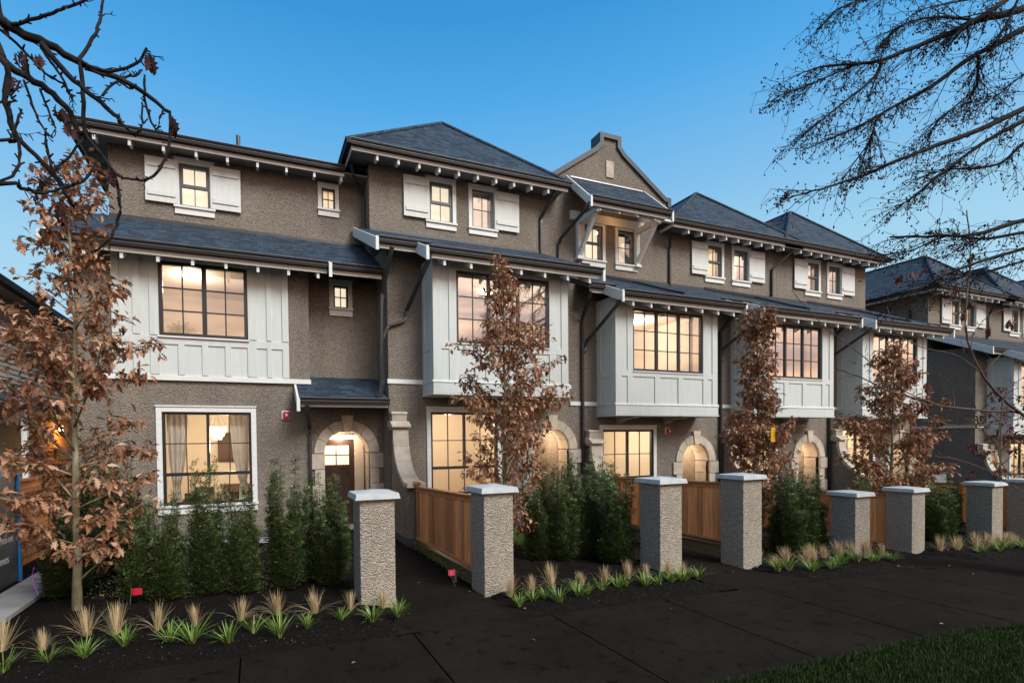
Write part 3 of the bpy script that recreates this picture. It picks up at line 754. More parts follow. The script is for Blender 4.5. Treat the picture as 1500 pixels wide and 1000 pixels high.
# second house (tall hipped top floor)
h2 = townhouse(2.85, 0, 7.77, 'tall townhouse with hipped roof, cedar fence and pillars before it, second from left', wing=0.0, gl_bay='mirror_glass', bay_e=9)
top_floor(h2, 2.85, 0, 2.80, 7.95, mats=('room_glow','peach_glow'), gl=('clear_glass','coated_glass'))
top_roof(h2, 2.22, 8.42, 12.0, 9.24, (5.5,14.45,11.75), [2.9+.54*k for k in range(10)])
Y1, Z1, Y2, Z2 = lower_roof(h2, 2.85, 0, 2.5, 7.90, bb=4.98)
rake(h2, 2.46, Y2-.03, Z2, 13.1, .48)
slab_roof(h2, 2.5, 2.79, 12.6, Z2+.48*(12.6-Y2), 13.18, .48)
downpipe(h2, [(2.82,10.50,6.22),(2.80,10.55,6.10),(2.70,11.02,5.35),(2.70,11.04,5.15),(2.70,11.04,3.42),(2.66,10.98,3.3),(2.60,10.9,2.98)])
downpipe(h2, [(3.47,9.88,5.98),(3.45,9.92,5.82),(3.28,11.02,5.02),(3.27,11.03,4.85),(3.2,11.03,4.78),(2.86,11.03,4.66),(2.82,11.03,4.6),(2.70,11.05,4.3)])
downpipe(h2, [(2.34,12.55,8.95),(2.5,12.9,8.72),(2.72,13.05,8.55),(2.74,13.06,8.4),(2.74,13.06,7.35)])
downpipe(h2, [(8.05,12.1,9.12),(8.0,12.2,8.95),(7.80,12.54,8.42),(7.80,12.55,8.3),(7.80,12.55,7.4)])
# third house (stepped gable with a bracketed canopy)
h3 = townhouse(7.77, -.43, 12.69, 'middle townhouse with shaped parapet gable and bracketed shingle canopy', gl_bay='coated_glass', bay_e=75)
top_floor(h3, 7.77, -.43, 7.95, 12.62, gable=True, mats=('room_glow','peach_glow'), gl=('clear_glass','coated_glass'))
gc = 10.285
m = MB(); n_ = .33
G = [(7.95,9.35),(12.62,9.35),(12.62,9.72),(12.44,9.72),(gc+.55,10.80),(gc+.36,11.0),(gc+.36,11.28),(gc-.36,11.28),(gc-.36,11.0),(gc-.55,10.80),(8.13,9.72),(7.95,9.72)]
m.prism(G, 12.6, 12.85, 'y'); m.build('parapet_gable','stucco',h3)
def strip(pts, wd_, ya, yb):
    m = MB()
    for (a,b),(c,d) in zip(pts, pts[1:]):
        v = Vector((c-a,d-b)); nn = Vector((-v.y,v.x)).normalized()*wd_
        if nn.y < -.01 or (abs(nn.y) < .01 and False): nn = -nn
        m.prism([(a,b),(c,d),(c+nn.x,d+nn.y),(a+nn.x,b+nn.y)], ya, yb, 'y')
    return m
cop = MB(); t_ = .13
inner = [(12.62,9.45),(12.62,9.72),(12.44,9.72),(gc+.55,10.80),(gc+.36,11.0),(gc+.36,11.28),(gc-.36,11.28),(gc-.36,11.0),(gc-.55,10.80),(8.13,9.72),(7.95,9.72),(7.95,9.45)]
def offs(pts, t):
    o = []
    for i, p in enumerate(pts):
        d = []
        if i > 0: d.append((Vector(pts[i])-Vector(pts[i-1])).normalized())
        if i < len(pts)-1: d.append((Vector(pts[i+1])-Vector(pts[i])).normalized())
        ns = [Vector((q.y,-q.x)) for q in d]; nn = sum(ns, Vector((0,0))); nn.normalize(); k = t/max(.4, nn.dot(ns[0])); o.append((p[0]+nn.x*k, p[1]+nn.y*k))
    return o
oo = offs(inner, .035); ii = offs(inner, -.10)
for k in range(len(inner)-1): cop.prism([ii[k], ii[k+1], oo[k+1], oo[k]], 12.53, 12.98, 'y')
cop.build('coping','coping_metal',h3)
MB().box(gc-.15,gc+.13,12.565,12.60,10.02,10.52).build('stone_tablet','cast_stone',h3,bevel=.006)
m = MB(); m.poly([(8.0,12.86,9.2),(gc,12.86,10.75),(gc,EXT,10.75),(8.0,EXT,9.2)]); m.poly([(gc,12.86,10.75),(12.6,12.86,9.2),(12.6,EXT,9.2),(gc,EXT,10.75)]); m.build('roof','shingle',h3)
# canopy
ca, cb, cy0, cz0, cs = 8.74, 11.60, 11.50, 8.70, 1.0
slab_roof(h3, ca, cb, cy0, cz0, 12.6, cs, .09, 'canopy_roof', 'cedar_soffit')
MB().box(ca+.1,cb-.08,12.55,12.6,cz0+1.085,cz0+1.12).build('flashing','galvanised',h3)
gutter(h3, ca+.02, cb, cy0-.1, cz0+.03); fascia(h3, ca+.02, cb-.02, cy0+.04, cz0-.19, cz0-.085)
rake(h3, ca-.035, cy0-.03, cz0+.01, 12.6, cs, .25); rake(h3, cb-.01, cy0-.03, cz0+.01, 12.6, cs, .25)
for k in range(4): MB().prism([(cy0+.1,cz0-.14),(12.55,cz0+.86),(12.55,cz0+.74),(cy0+.1,cz0-.26)], ca+.38+k*.66, ca+.44+k*.66, 'x').build('rafter','white_paint',h3)
MB().box(ca+.08,cb-.08,12.52,12.6,8.55,8.80).build('ledger','white_paint',h3)
for X in (ca+.36, cb-.33):
    b = MB(); b.box(X-.07,X+.07,12.48,12.60,7.45,8.62); o = b.build('bracket','white_paint',h3,bevel=.008)
    MB().box(X-.065,X+.065,11.62,12.48,8.42,8.56).build('bracket_arm','white_paint',o,bevel=.008)
    MB().prism([(11.70,8.42),(11.86,8.42),(12.48,7.66),(12.48,7.48)], X-.055, X+.055, 'x').build('bracket_brace','white_paint',o,bevel=.006)
    MB().box(X-.10,X+.10,12.44,12.60,7.38,7.45).build('bracket_foot','white_paint',o,bevel=.008)
MB().box(ca+.1,cb+.35,11.74,11.84,8.56,8.66).build('canopy_beam','white_paint',h3)
MB().lathe([(0,0),(.035,0),(.045,-.05),(0,-.06)],(gc,12.1,8.98),12).build('canopy_lamp','lamp_glow',h3)
light('canopy_light',(gc,12.05,8.6),4,(1,.50,.18),.05,h3)
lower_roof(h3, 7.77, -.43, 7.95, 12.60, ba=.64)
downpipe(h3, [(8.72,11.5,8.56),(8.66,11.6,8.4),(8.42,12.45,7.9),(8.40,12.55,7.75),(8.40,12.55,7.2)])
downpipe(h3, [(7.98,10.5,5.75),(7.97,10.6,5.6),(8.10,11.04,5.2),(8.10,11.04,5.0),(8.10,11.04,-.3)])
downpipe(h3, [(8.40,9.9,5.42),(8.36,10.0,5.3),(8.22,11.0,4.62),(8.2,11.02,4.45),(8.12,11.02,4.3)])
downpipe(h3, [(12.28,12.1,8.7),(12.26,12.2,8.55),(12.60,12.54,8.2),(12.60,12.55,8.1),(12.60,12.55,7.05)])
downpipe(h3, [(9.2,12.3,6.93),(10.3,11.6,6.56),(10.6,10.6,6.06),(10.62,10.1,5.84)])
# fourth and fifth house
h4 = townhouse(12.69, -.43, 17.61, 'townhouse right of the gabled one, lower hipped roof, tallest shrubs before it', gl_bay='mirror_glass', bay_e=9)
top_floor(h4, 12.69, -.43, 12.69, 17.61, mats=('amber_glow','peach_glow'), gl=('coated_glass','mirror_glass'))
top_roof(h4, 12.2, 18.2, 12.0, 8.82, (15.25,13.95,10.98), [12.9+.54*k for k in range(9)], left=True)
lower_roof(h4, 12.69, -.43, 12.62, 17.55)
downpipe(h4, [(13.05,10.5,5.75),(13.06,10.6,5.6),(13.04,11.04,5.2),(13.04,11.04,5.0),(13.04,11.04,-.5)])
downpipe(h4, [(13.24,9.9,5.42),(13.22,10.0,5.3),(13.12,11.0,4.7),(13.1,11.02,4.45),(13.05,11.02,4.3)])
downpipe(h4, [(17.75,12.1,8.7),(17.74,12.2,8.5),(17.3,12.54,8.0),(17.3,12.55,7.9),(17.3,12.55,7.05)])
downpipe(h4, [(13.8,12.3,6.93),(15.2,11.6,6.56),(15.5,10.6,6.06),(15.52,10.1,5.84)])
h5 = townhouse(17.61, -.43, 22.53, 'last townhouse of the long row, beside the gap before the far row', gl_bay='mirror_glass', bay_e=9)
top_floor(h5, 17.61, -.43, 17.62, 22.62, mats=('peach_glow','peach_glow'), gl=('coated_glass','mirror_glass'))
top_roof(h5, 17.2, 22.95, 12.0, 8.825, (20.2,13.9,11.02), [18.1+.54*k for k in range(9)], left=False)
lower_roof(h5, 17.61, -.43, 17.55, 23.0)
downpipe(h5, [(17.97,10.5,5.75),(17.98,10.6,5.6),(17.97,11.04,5.2),(17.97,11.04,5.0),(17.97,11.04,-.6)])
downpipe(h5, [(18.1,9.9,5.42),(18.08,10.0,5.3),(18.02,11.0,4.7),(18.0,11.02,4.45),(17.98,11.02,4.3)])
downpipe(h5, [(18.8,12.3,6.93),(20.2,11.6,6.56),(20.5,10.6,6.06),(20.52,10.1,5.84)])
# roof vents
def vent(root, x, y, z):
    m = MB(); m.tube([(x,y,z-.4),(x,y,z+.02)],.13,12); P = []
    m.tube([(x,y-.2,z+.08),(x,y+.12,z+.12)],.19,12); m.build('roof_vent','dark_metal',root)
vent(h4, 12.95, 13.4, 9.95); vent(h5, 18.55, 13.75, 10.0); vent(h5, 18.0, 13.9, 9.9)
# end house, left
YL = 11.75; YR = 12.2; YT = 13.2
h1 = T('townhouse','left end townhouse with two-sash panelled window and brown front door under a shingled porch roof','townhouse',(-3.3,YL,-.1),'townhouses in the long stuccoed row')
low = (-1.83,-.10,.74,2.70); up = (-1.835,-.125,4.27,5.82); cx = 2.0; zs = 1.775; r = .53
m = MB(); wall_front(m, -3.3, 1.17, -.45, 3.45, YL, [low], .10); wall_front(m, 1.17, 2.85, -.45, 3.2, YL, [(cx-r,cx+r,-.45,zs+r)], .10); arch_fill(m, cx, r, zs, YL, .05)
wall_front(m, -3.3, 1.17, 3.45, 6.18, YL, [up], .10)
wall_front(m, 1.17, 2.85, 3.3, 6.48, YR, [(1.80,2.15,5.26,5.80)], .12)
m.poly([(1.17,YL,3.2),(1.17,YR,3.2),(1.17,YR,6.46),(1.17,YL,6.17)]); m.poly([(-3.3,EXT,-.45),(-3.3,YL,-.45),(-3.3,YL,6.18),(-3.3,13.3,7.0),(-3.3,EXT,7.0)])
m.poly([(1.17,YL,3.2),(2.85,YL,3.2),(2.85,YR,3.31),(1.17,YR,3.31)])
m.build('wall','stucco',h1)
m = MB(); m.box(-3.31,cx-.78,YL-.02,YL+.05,-.45,.10); m.box(cx+.78,2.85,YL-.02,YL+.05,-.45,.10); m.build('foundation','foundation',h1)
m = MB(); wall_front(m, -3.0, 2.80, 6.6, 9.0, YT, [(-1.578,-.93,7.61,8.60),(1.69,2.03,8.05,8.575)]); m.poly([(-3.0,EXT,6.6),(-3.0,YT,6.6),(-3.0,YT,9.0),(-3.0,EXT,9.0)]); m.build('upper_wall','stucco',h1)
arch_surround(h1, cx, zs, -.12, YL)
porch(h1, cx, zs, -.11, YL, r, 1.05, 26, .58, .62)
d = MB(); yd = YL+1.12; d.box(1.44,2.36,yd,yd+.045,-.09,2.10)
d.box(1.44,1.56,yd-.014,yd,-.09,2.10); d.box(2.24,2.36,yd-.014,yd,-.09,2.10); d.box(1.56,2.24,yd-.013,yd,1.96,2.10); d.box(1.56,2.24,yd-.013,yd,1.26,1.44); d.box(1.56,2.24,yd-.013,yd,-.09,.12); d.box(1.845,1.955,yd-.012,yd,.12,1.26); d.box(1.58,1.80,yd-.03,yd-.014,1.375,1.40); d.box(1.99,2.22,yd-.03,yd-.014,1.375,1.40)
for q in (0,1): d.box(1.56+.0,2.24,yd-.012,yd,1.69,1.715) if q == 0 else d.box(1.888,1.912,yd-.0115,yd,1.44,1.96)
dr = d.build('door','brown_door',h1)
g = MB(); 
for a, b in ((1.575,1.885),(1.915,2.225)):
    for c, e in ((1.455,1.69),(1.715,1.945)): g.box(a,b,yd-.006,yd-.001,c,e)
g.build('door_pane','room_glow',dr)
MB().box(1.40,1.435,yd-.03,yd+.05,-.09,2.18).build('door_frame','room_trim',dr); MB().box(2.365,2.60,yd-.05,yd+.05,-.09,2.22).build('door_frame','room_trim',dr); MB().box(1.40,2.6,yd-.02,yd+.05,2.105,2.2).build('door_frame','room_trim',dr)
MB().tube([(1.50,yd-.014,.98),(1.50,yd-.06,.98),(1.58,yd-.06,.98)],.012,8).build('door_handle','galvanised',dr)
wd = window(h1, *low[:2], *low[2:], YL, [(0,.5),(.5,1)], 2, 2, 'window_frame', 'clear_glass', .055, .06, .022, transom=1.385); casing(wd, *low[:2], *low[2:], YL, .105)
room(h1, -3.0, 1.2, YL+.12, YL+4.2, -.05, 2.9, 165, lx=-.55, ly=YL+1.5, lampz=2.0, lamp=False)
# things seen inside the dining room: back wall features belong to the room
m = MB(); m.box(-1.05,-.55,YL+4.1,YL+4.19,1.5,2.35); m.build('wall_cabinet','room_dark',h1)
m = MB(); bx = (.05,1.05,1.25,2.35); y_ = YL+4.19
m.box(bx[0],bx[1],y_-.05,y_-.001,bx[2],bx[3],0); o = m.build('inner_window','room_trim',h1)
m = MB()
for i in range(3):
    for j in range(2): m.box(bx[0]+.07+i*.30, bx[0]+.07+i*.30+.27, y_-.056, y_-.051, bx[2]+.07+j*.5, bx[2]+.07+j*.5+.46)
m.build('inner_pane','room_dark',o)
MB().box(-.9,1.1,YL+3.7,YL+4.19,.0,.85).build('sideboard','room_dark',h1)
# panelled window zone on the second floor
m = MB(); m.box(-2.665,.722,YL-.035,YL-.002,3.44,4.27); m.box(-2.665,-1.835,YL-.035,YL-.002,4.27,6.2); m.box(-.125,.722,YL-.035,YL-.002,4.27,6.2); m.box(-1.835,-.125,YL-.035,YL-.002,5.82,6.2); pz = m.build('panelling','panel_paint',h1)
b = MB(); a_ = YL-.062; y_ = YL-.036
for X0,X1 in ((-2.665,-2.53),(-2.30,-2.17),(-2.0,-1.836),(-.124,.05),(.26,.36),(.585,.722)): b.box(X0,X1,a_,y_,4.28,6.2)
b.box(-2.665,.722,a_+.002,y_,4.10,4.26)
for X0,X1 in ((-2.665,-2.53),(-2.30,-2.17),(-2.0,-1.84),(-1.49,-1.37),(-1.04,-.92),(-.59,-.47),(-.14,.05),(.26,.36),(.585,.722)): b.box(X0,X1,a_,y_,3.47,4.10)
b.box(-1.836,-.124,a_+.002,y_,5.83,6.2)
b.build('panel_boards','panel_paint',pz,bevel=.003)
band(h1, -3.32, 1.19, YL-.04, 3.40)
uw = window(h1, *up[:2], *up[2:], YL-.03, [(0,.5),(.5,1)], 3, 2, 'window_frame', 'coated_glass', .075, .09, .028); q = MB(); q.box(-1.86,-.10,YL-.10,YL-.03,4.235,4.268); q.build('sill','white_paint',uw)
room(h1, -2.9, 1.0, YL+.12, YL+3.2, 3.5, 5.98, 50, lx=-1.36, ly=YL+1.3, c=(1,.80,.63))
sw = window(h1, 1.80,2.15,5.26,5.80, YR, None, 2, 2, 'window_frame','clear_glass', .04,.04,.02); casing(sw,1.80,2.15,5.26,5.80,YR,.10); glow_panel(h1,1.80,2.15,5.26,5.80,YR+.25,'room_glow')
MB().box(2.42,2.70,YR-.10,YR,5.92,6.10).build('wall_vent','gutter_metal',h1,bevel=.01)
tw = window(h1, -1.578,-.93,7.61,8.60, YT, None, 2, 2, 'grey_frame','clear_glass', .05,.05,.02, double=True); casing(tw,-1.578,-.93,7.61,8.60,YT,.10); glow_panel(h1,-1.578,-.93,7.61,8.60,YT+.25,'room_glow')
shutter(h1,-2.27,-1.60,7.62,8.63,YT); shutter(h1,-.91,-.245,7.62,8.63,YT)
tw = window(h1, 1.69,2.03,8.05,8.575, YT, None, 2, 2, 'window_frame','coated_glass', .04,.04,.02); casing(tw,1.69,2.03,8.05,8.575,YT,.095); glow_panel(h1,1.69,2.03,8.05,8.575,YT+.2,'amber_glow')
# upper roof of the end house: hip, seen mostly from below
hip_roof(h1, -3.6, 2.85, 12.7, EXT+.5, 8.93, (-.4,15.6,10.45))
gutter(h1,-3.62,2.2,12.6,8.935); fascia(h1,-3.55,2.2,12.735,8.72,8.84); gutter_y(h1,12.6,EXT,-3.72,8.933,1); MB().box(-3.565,-3.54,12.76,EXT,8.72,8.84).build('fascia','white_paint',h1)
tails(h1,[-3.15+.66*k for k in range(9)],12.765,8.735,.26,.2,.135)
MB().tube([(-.28,13.3,9.0),(-.28,13.3,9.55)],.05,10).build('vent_pipe','dark_metal',h1)
# lower roof of the end house
S1 = .62; slab_roof(h1,-3.62,2.78,11.2,5.95,YT,S1)
MB().box(-3.0,2.76,YT-.035,YT-.003,5.95+S1*2-.05,5.95+S1*2+.045).build('wall_flashing','dark_metal',h1)
eave_low(h1,-3.60,1.55,11.2,5.95,[-3.0+.62*k for k in range(8)],.5); gutter(h1,1.62,2.78,11.11,5.97); fascia(h1,1.62,2.76,11.242,5.75,5.865)
rake(h1,-3.66,11.17,5.95,YT,S1); rake(h1,1.56,11.10,5.93,11.26,S1,.26)
# entry roof over the door
slab_roof(h1,.86,2.82,10.95,2.96,YR,.50,.09,'canopy_roof')
gutter(h1,.88,2.82,10.86,2.98); fascia(h1,.88,2.80,10.99,2.79,2.88); rake(h1,.82,10.92,2.95,YL,.50,.22)
downpipe(h1,[(1.03,10.93,2.82),(1.03,10.98,2.7),(1.14,11.68,2.35),(1.15,11.70,2.2),(1.15,11.70,-.1)])
alarm(h1,.62,2.65,YL)
# ---------------------------------------------------------------- far row
DB = -1.03
b1 = townhouse(26.85, DB, 31.77, 'first townhouse of the far row, dark side wall toward the gap', gl_bay='coated_glass', bay_e=75, mirror=True)
top_floor(b1, 26.85, DB, 26.82, 31.77, mats=('amber_glow','amber_glow'))
top_roof(b1, 26.2, 32.3, 12.0, 8.21, (29.3,13.9,10.35), [26.7+.54*k for k in range(9)])
lower_roof(b1, 26.85, DB, 26.5, 31.75); rake(b1, 26.46, 10.49, 6.12+DB+.31, 12.7, .48)
slab_roof(b1, 26.5, 26.81, 12.6, 6.12+DB+.31+.48*2.08, 16.5, .0)
band(b1, 26.80, 26.83, W+.03, 3.40+DB)
MB().box(26.79,26.85,W,EXT,3.35+DB,3.455+DB).build('trim_band','white_paint',b1)
downpipe(b1, [(26.78,13.2,7.5),(26.78,13.2,-.9)])
downpipe(b1, [(31.0,12.1,8.1),(31.0,12.2,7.9),(31.3,12.54,7.4),(31.3,12.55,6.4)])
b2 = townhouse(31.77, DB, 36.69, 'second townhouse of the far row, cut off by the right edge', gl_bay='coated_glass', bay_e=40)
top_floor(b2, 31.77, DB, 31.78, 36.69, mats=('peach_glow','amber_glow'))
top_roof(b2, 31.4, 37.2, 12.0, 8.21, (34.2,13.9,10.35), [32+.54*k for k in range(8)], left=False)
lower_roof(b2, 31.77, DB, 31.7, 36.6)
b3 = townhouse(36.69, DB, 41.6, 'third townhouse of the far row with only its roof corner showing', gl_bay='coated_glass', bay_e=30)
top_floor(b3, 36.69, DB, 36.69, 41.6); top_roof(b3, 36.3, 42.2, 12.0, 8.21, (39.1,13.9,10.35), [37+.54*k for k in range(8)], left=False); lower_roof(b3, 36.69, DB, 36.6, 41.5)
#@@OBJECTS@@
LEAF = [(0,.035),(.14,.05),(.24,.20),(.33,.10),(.46,.30),(.56,.13),(.68,.30),(.78,.13),(.9,.12),(1,0)]
def add_leaf(m, p, d, size, rnd, curl=.5):
    d = d.normalized(); s = d.cross(Vector((rnd.uniform(-.4,.4),rnd.uniform(-.4,.4),1)))
    if s.length < .05: s = Vector((1,0,0))
    s.normalize(); n = s.cross(d); i = len(m.v); K = len(LEAF); fold = rnd.uniform(.15,.8); tw = rnd.uniform(-.6,.6)
    for sg in (0,-1,1):
        for t, hw in LEAF:
            c = p + d*t*size + n*(-curl*t*t*size*.5)
            ss = (s*math.cos(tw*t)+n*math.sin(tw*t)); nn = n*math.cos(tw*t)-s*math.sin(tw*t)
            m.v.append(tuple(c + (ss*sg + nn*abs(sg)*fold)*hw*size))
    for sg in (1,2):
        for k in range(K-1):
            a, b, c, e = i+k, i+k+1, i+sg*K+k+1, i+sg*K+k
            m.f.append((a,b,c,e) if sg == 1 else (a,e,c,b)); m.m.append(0)
# ================================================================== gate pillars
def pillar(x, capz, label):
    y0 = 6.276; w_ = .46; zb = gz(x+.2)-.12
    root = T('gate_pillar', label, 'pillar', (x+w_/2, y0+w_/2, gz(x+.2)), 'roughcast pillars along the pavement')
    MB().box(x, x+w_, y0, y0+w_, zb, capz).build('shaft','pillar_stucco',root,bevel=.012)
    o = .065; c = MB(); a, b, d, e = x-o, x+w_+o, y0-o, y0+w_+o; z = capz
    i = len(c.v); q = .018; cx_, cy_ = (a+b)/2, (d+e)/2
    c.v += [(a,d,z),(b,d,z),(b,e,z),(a,e,z),(a+q,d+q,z+.075),(b-q,d+q,z+.075),(b-q,e-q,z+.075),(a+q,e-q,z+.075),(cx_,cy_,z+.112)]
    for f in ((0,3,2,1),(0,1,5,4),(1,2,6,5),(2,3,7,6),(3,0,4,7),(4,5,8),(5,6,8),(6,7,8),(7,4,8)): c.f.append(tuple(i+k for k in f)); c.m.append(0)
    c.build('cap','cap_concrete',root,bevel=.006)
PL = ['gate pillar nearest the left, standing beside the tall yew hedge','gate pillar with the cedar fence running back from its left side','gate pillar at the right end of the middle yew hedge','gate pillar just right of the middle path, near the narrow oak',
      'shorter gate pillar left of the narrow gap showing red cedar','shorter gate pillar right of the narrow gap showing red cedar','gate pillar far right with a lit sliver of front face','last gate pillar, cut off by the right edge']
for i, (a, b) in enumerate(PAIRS):
    cz = 1.276 if i < 2 else .822
    pillar(a, cz, PL[2*i]); pillar(b, cz, PL[2*i+1])
# ================================================================== cedar fences running back from the pillars
def fence(x, y0, y1, dz, label, boards=True):
    root = T('cedar_fence', label, 'fence', (x, y1, gz(x)), 'cedar fences beside the paths'); rnd = random.Random(int(x*10)); zg = gz(x)
    zt0, zt1 = 1.20+dz, 1.115+dz; zb0, zb1 = .115+dz, .045+dz
    m = MB(); y = y0; 
    while y < y1-.02:
        wd_ = rnd.uniform(.085,.145); e = min(y+wd_, y1); t = (y-y0)/(y1-y0); s = rnd.uniform(0,.006)
        m.box(x-.012-s, x+.008-s, y+.002, e-.001, lerp(zb0,zb1,t)+.02, lerp(zt0,zt1,t)-.05); y = e
    m.build('board_panel','cedar',root)
    def rail(name, za0, za1, h, xa, xb, mat): MB().prism([(y0,za0),(y1,za1),(y1,za1+h),(y0,za0+h)], xa, xb, 'x').build(name,mat,root,bevel=.004)
    rail('top_rail', zt0-.045, zt1-.045, .045, x-.06, x+.05, 'cedar_dark'); rail('upper_rail', zt0-.11, zt1-.11, .064, x-.035, x-.013, 'cedar'); rail('lower_rail', zb0-.01, zb1-.01, .045, x-.045, x-.013, 'cedar')
    rail('base_board', zb0-.32, zb1-.24, .225, x-.015, x+.03, 'old_wood'); rail('base_ledge', zb0-.085, zb1-.085, .03, x-.045, x+.03, 'old_wood')
    p = MB().box(x-.05,x+.05,y1,y1+.09,zg-.1,zt1+.03).build('post','old_wood',root,bevel=.004)
    MB().prism([(x-.08,zt1+.03),(x+.08,zt1+.03),(x+.085,zt1+.055),(x+.05,zt1+.085),(x-.05,zt1+.085),(x-.085,zt1+.055)], y1-.03, y1+.12, 'y').build('post_cap','cedar_dark',p,bevel=.006)
FL = ['cedar board fence beside the first path, all its boards in view','cedar fence behind the third and fourth pillars','cedar fence seen as a red sliver between two short pillars','cedar fence beside the last pillar']
for i, (a, b) in enumerate(PAIRS): fence(b+.085, 6.74, 9.62, 0 if i < 2 else -.45, FL[i])
# ================================================================== yew hedges
def yew_mesh(seed, H, R):
    rnd = random.Random(seed); m = MB(); st = MB()
    shoots = []
    for k in range(64):
        a = rnd.uniform(0,6.28); r = R*math.sqrt(rnd.random())*.8; h = H*(rnd.uniform(.35,.85)*(1-.22*(r/R)) if k > 14 else rnd.uniform(.82,1.16)); lean = rnd.uniform(.05,.34)
        b = Vector((math.cos(a)*r*.35, math.sin(a)*r*.35, 0)); t = Vector((math.cos(a)*(r+lean*.25), math.sin(a)*(r+lean*.25), h)); shoots.append((b,t))
    for b, t in shoots:
        mid = (b+t)/2 + Vector((t.x-b.x, t.y-b.y, 0))*.18
        st.tube([b, mid, t], [.006,.005,.002], 4)
        n = 40
        for q in range(n):
            u = .06+.94*q/n; p = b.lerp(mid,u*2) if u < .5 else mid.lerp(t,u*2-1)
            # side spray
            a = rnd.uniform(0,6.28); ln = rnd.uniform(.10,.22)*(1.15-u*.70); d = Vector((math.cos(a),math.sin(a),rnd.uniform(.25,1.0)+u*.6)).normalized()
            side = d.cross(Vector((0,0,1))); side.normalize(); up = side.cross(d); k = max(4,int(ln/.019))
            for s in range(k):
                f = (s+.5)/k; c = p+d*ln*f; nl = rnd.uniform(.036,.056)*(1.1-.5*f)
                for sg in (-1,1):
                    e = (d*.55+side*sg*.9+up*rnd.uniform(-.5,.6)).normalized(); wv = up.cross(e).normalized()*.0066
                    tip = c+e*nl; m.poly([c-wv*.5, c+e*nl*.5-wv, tip, c+e*nl*.5+wv])
    return m, st
YM = []
for i, (H, R) in enumerate(((1.62,.17),(1.45,.16),(1.30,.19))):
    a, s = yew_mesh(40+i, H, R); YM.append((a, s, H))
YO = {}
def yew(x, y, H, variant, label, rz, sxy=1.0):
    root = T('yew_shrub', label, 'shrub', (x, y, gz(x)-.02), 'upright yew shrubs')
    a, s, h0 = YM[variant]
    if variant not in YO:
        f = a.build('foliage','yew'); t = s.build('stem','twig_bark'); f.parent = root; t.parent = root; YO[variant] = (f, t)
    else:
        for o in YO[variant]: c = o.copy(); COL.objects.link(c); c.parent = root
    root.rotation_euler = (0,0,rz); root.scale = (sxy,sxy,H*1.10/h0)
yl = 'tall yew in the hedge between the first oak and the first pillar'
for x,y,H,v,s,lb in ((-1.48,7.5,1.12,2,1.0,'yew with a low broad top at the left end of the first hedge'),(-1.12,7.35,1.30,1,1.0,'short yew second from the left in the first hedge'),(-.66,7.45,1.62,0,1.15,'yew standing tallest before the dining room window'),
    (-.20,7.35,1.38,1,1.05,'narrow yew before the right edge of the dining room window'),(.36,7.4,1.62,0,1.25,'broad pale tipped yew before the downpipe'),(.64,7.65,1.42,1,1.1,'yew left of the brown front door'),(.97,7.4,1.42,0,1.1,'yew touching the left side of the first pillar'),(1.10,7.9,1.2,2,1.1,'low yew set back near the first pillar')):
    yew(x,y,H*.95,v,lb,random.uniform(0,6.28),s*1.06)
for x,y,H,v,s,lb in ((-2.50,8.7,1.55,0,1.5,'dark yew behind the trunk of the large oak, left of the two'),(-2.02,9.1,1.70,0,1.6,'dark yew behind the large oak, right of the two, against the lit wall'),(-2.42,8.0,.95,2,1.3,'low yew near the paved lane left of the large oak'),
    (4.72,7.75,1.52,0,1.35,'yew at the left end of the middle hedge'),(5.12,7.6,1.40,2,1.4,'broad yew in the middle hedge, second from its left end'),(5.50,7.7,1.62,1,1.4,'yew in the centre of the middle hedge'),(5.86,7.6,1.55,0,1.35,'yew with pale upright tips in the middle hedge'),(6.25,7.9,1.5,1,1.4,'yew behind the third pillar at the end of the middle hedge'),(5.85,7.05,1.35,2,1.4,'low dense yew just left of the third pillar, front of the middle hedge'),
    (9.2,7.5,1.2,1,1.2,'yew behind the narrow oak beside the fourth pillar'),(9.95,6.95,1.35,0,1.7,'dense yew leftmost of the three beside the fifth pillar'),(10.40,7.0,1.42,2,1.6,'dense yew in the middle of the three beside the fifth pillar'),(10.85,7.1,1.36,1,1.7,'dense yew rightmost of the three beside the fifth pillar'),
    (13.6,7.6,1.25,0,1.4,'yew behind the sixth pillar'),(14.9,6.95,1.15,1,1.6,'yew right of the sixth pillar, left of a group of three'),(15.4,7.0,1.25,0,1.7,'yew midway between the sixth and seventh pillars'),(15.9,7.1,1.22,1,1.6,'yew left of the seventh pillar'),(16.6,8.0,1.4,2,1.4,'yew peeking above the seventh pillar')):
    yew(x,y,H,v,lb,random.uniform(0,6.28),s)
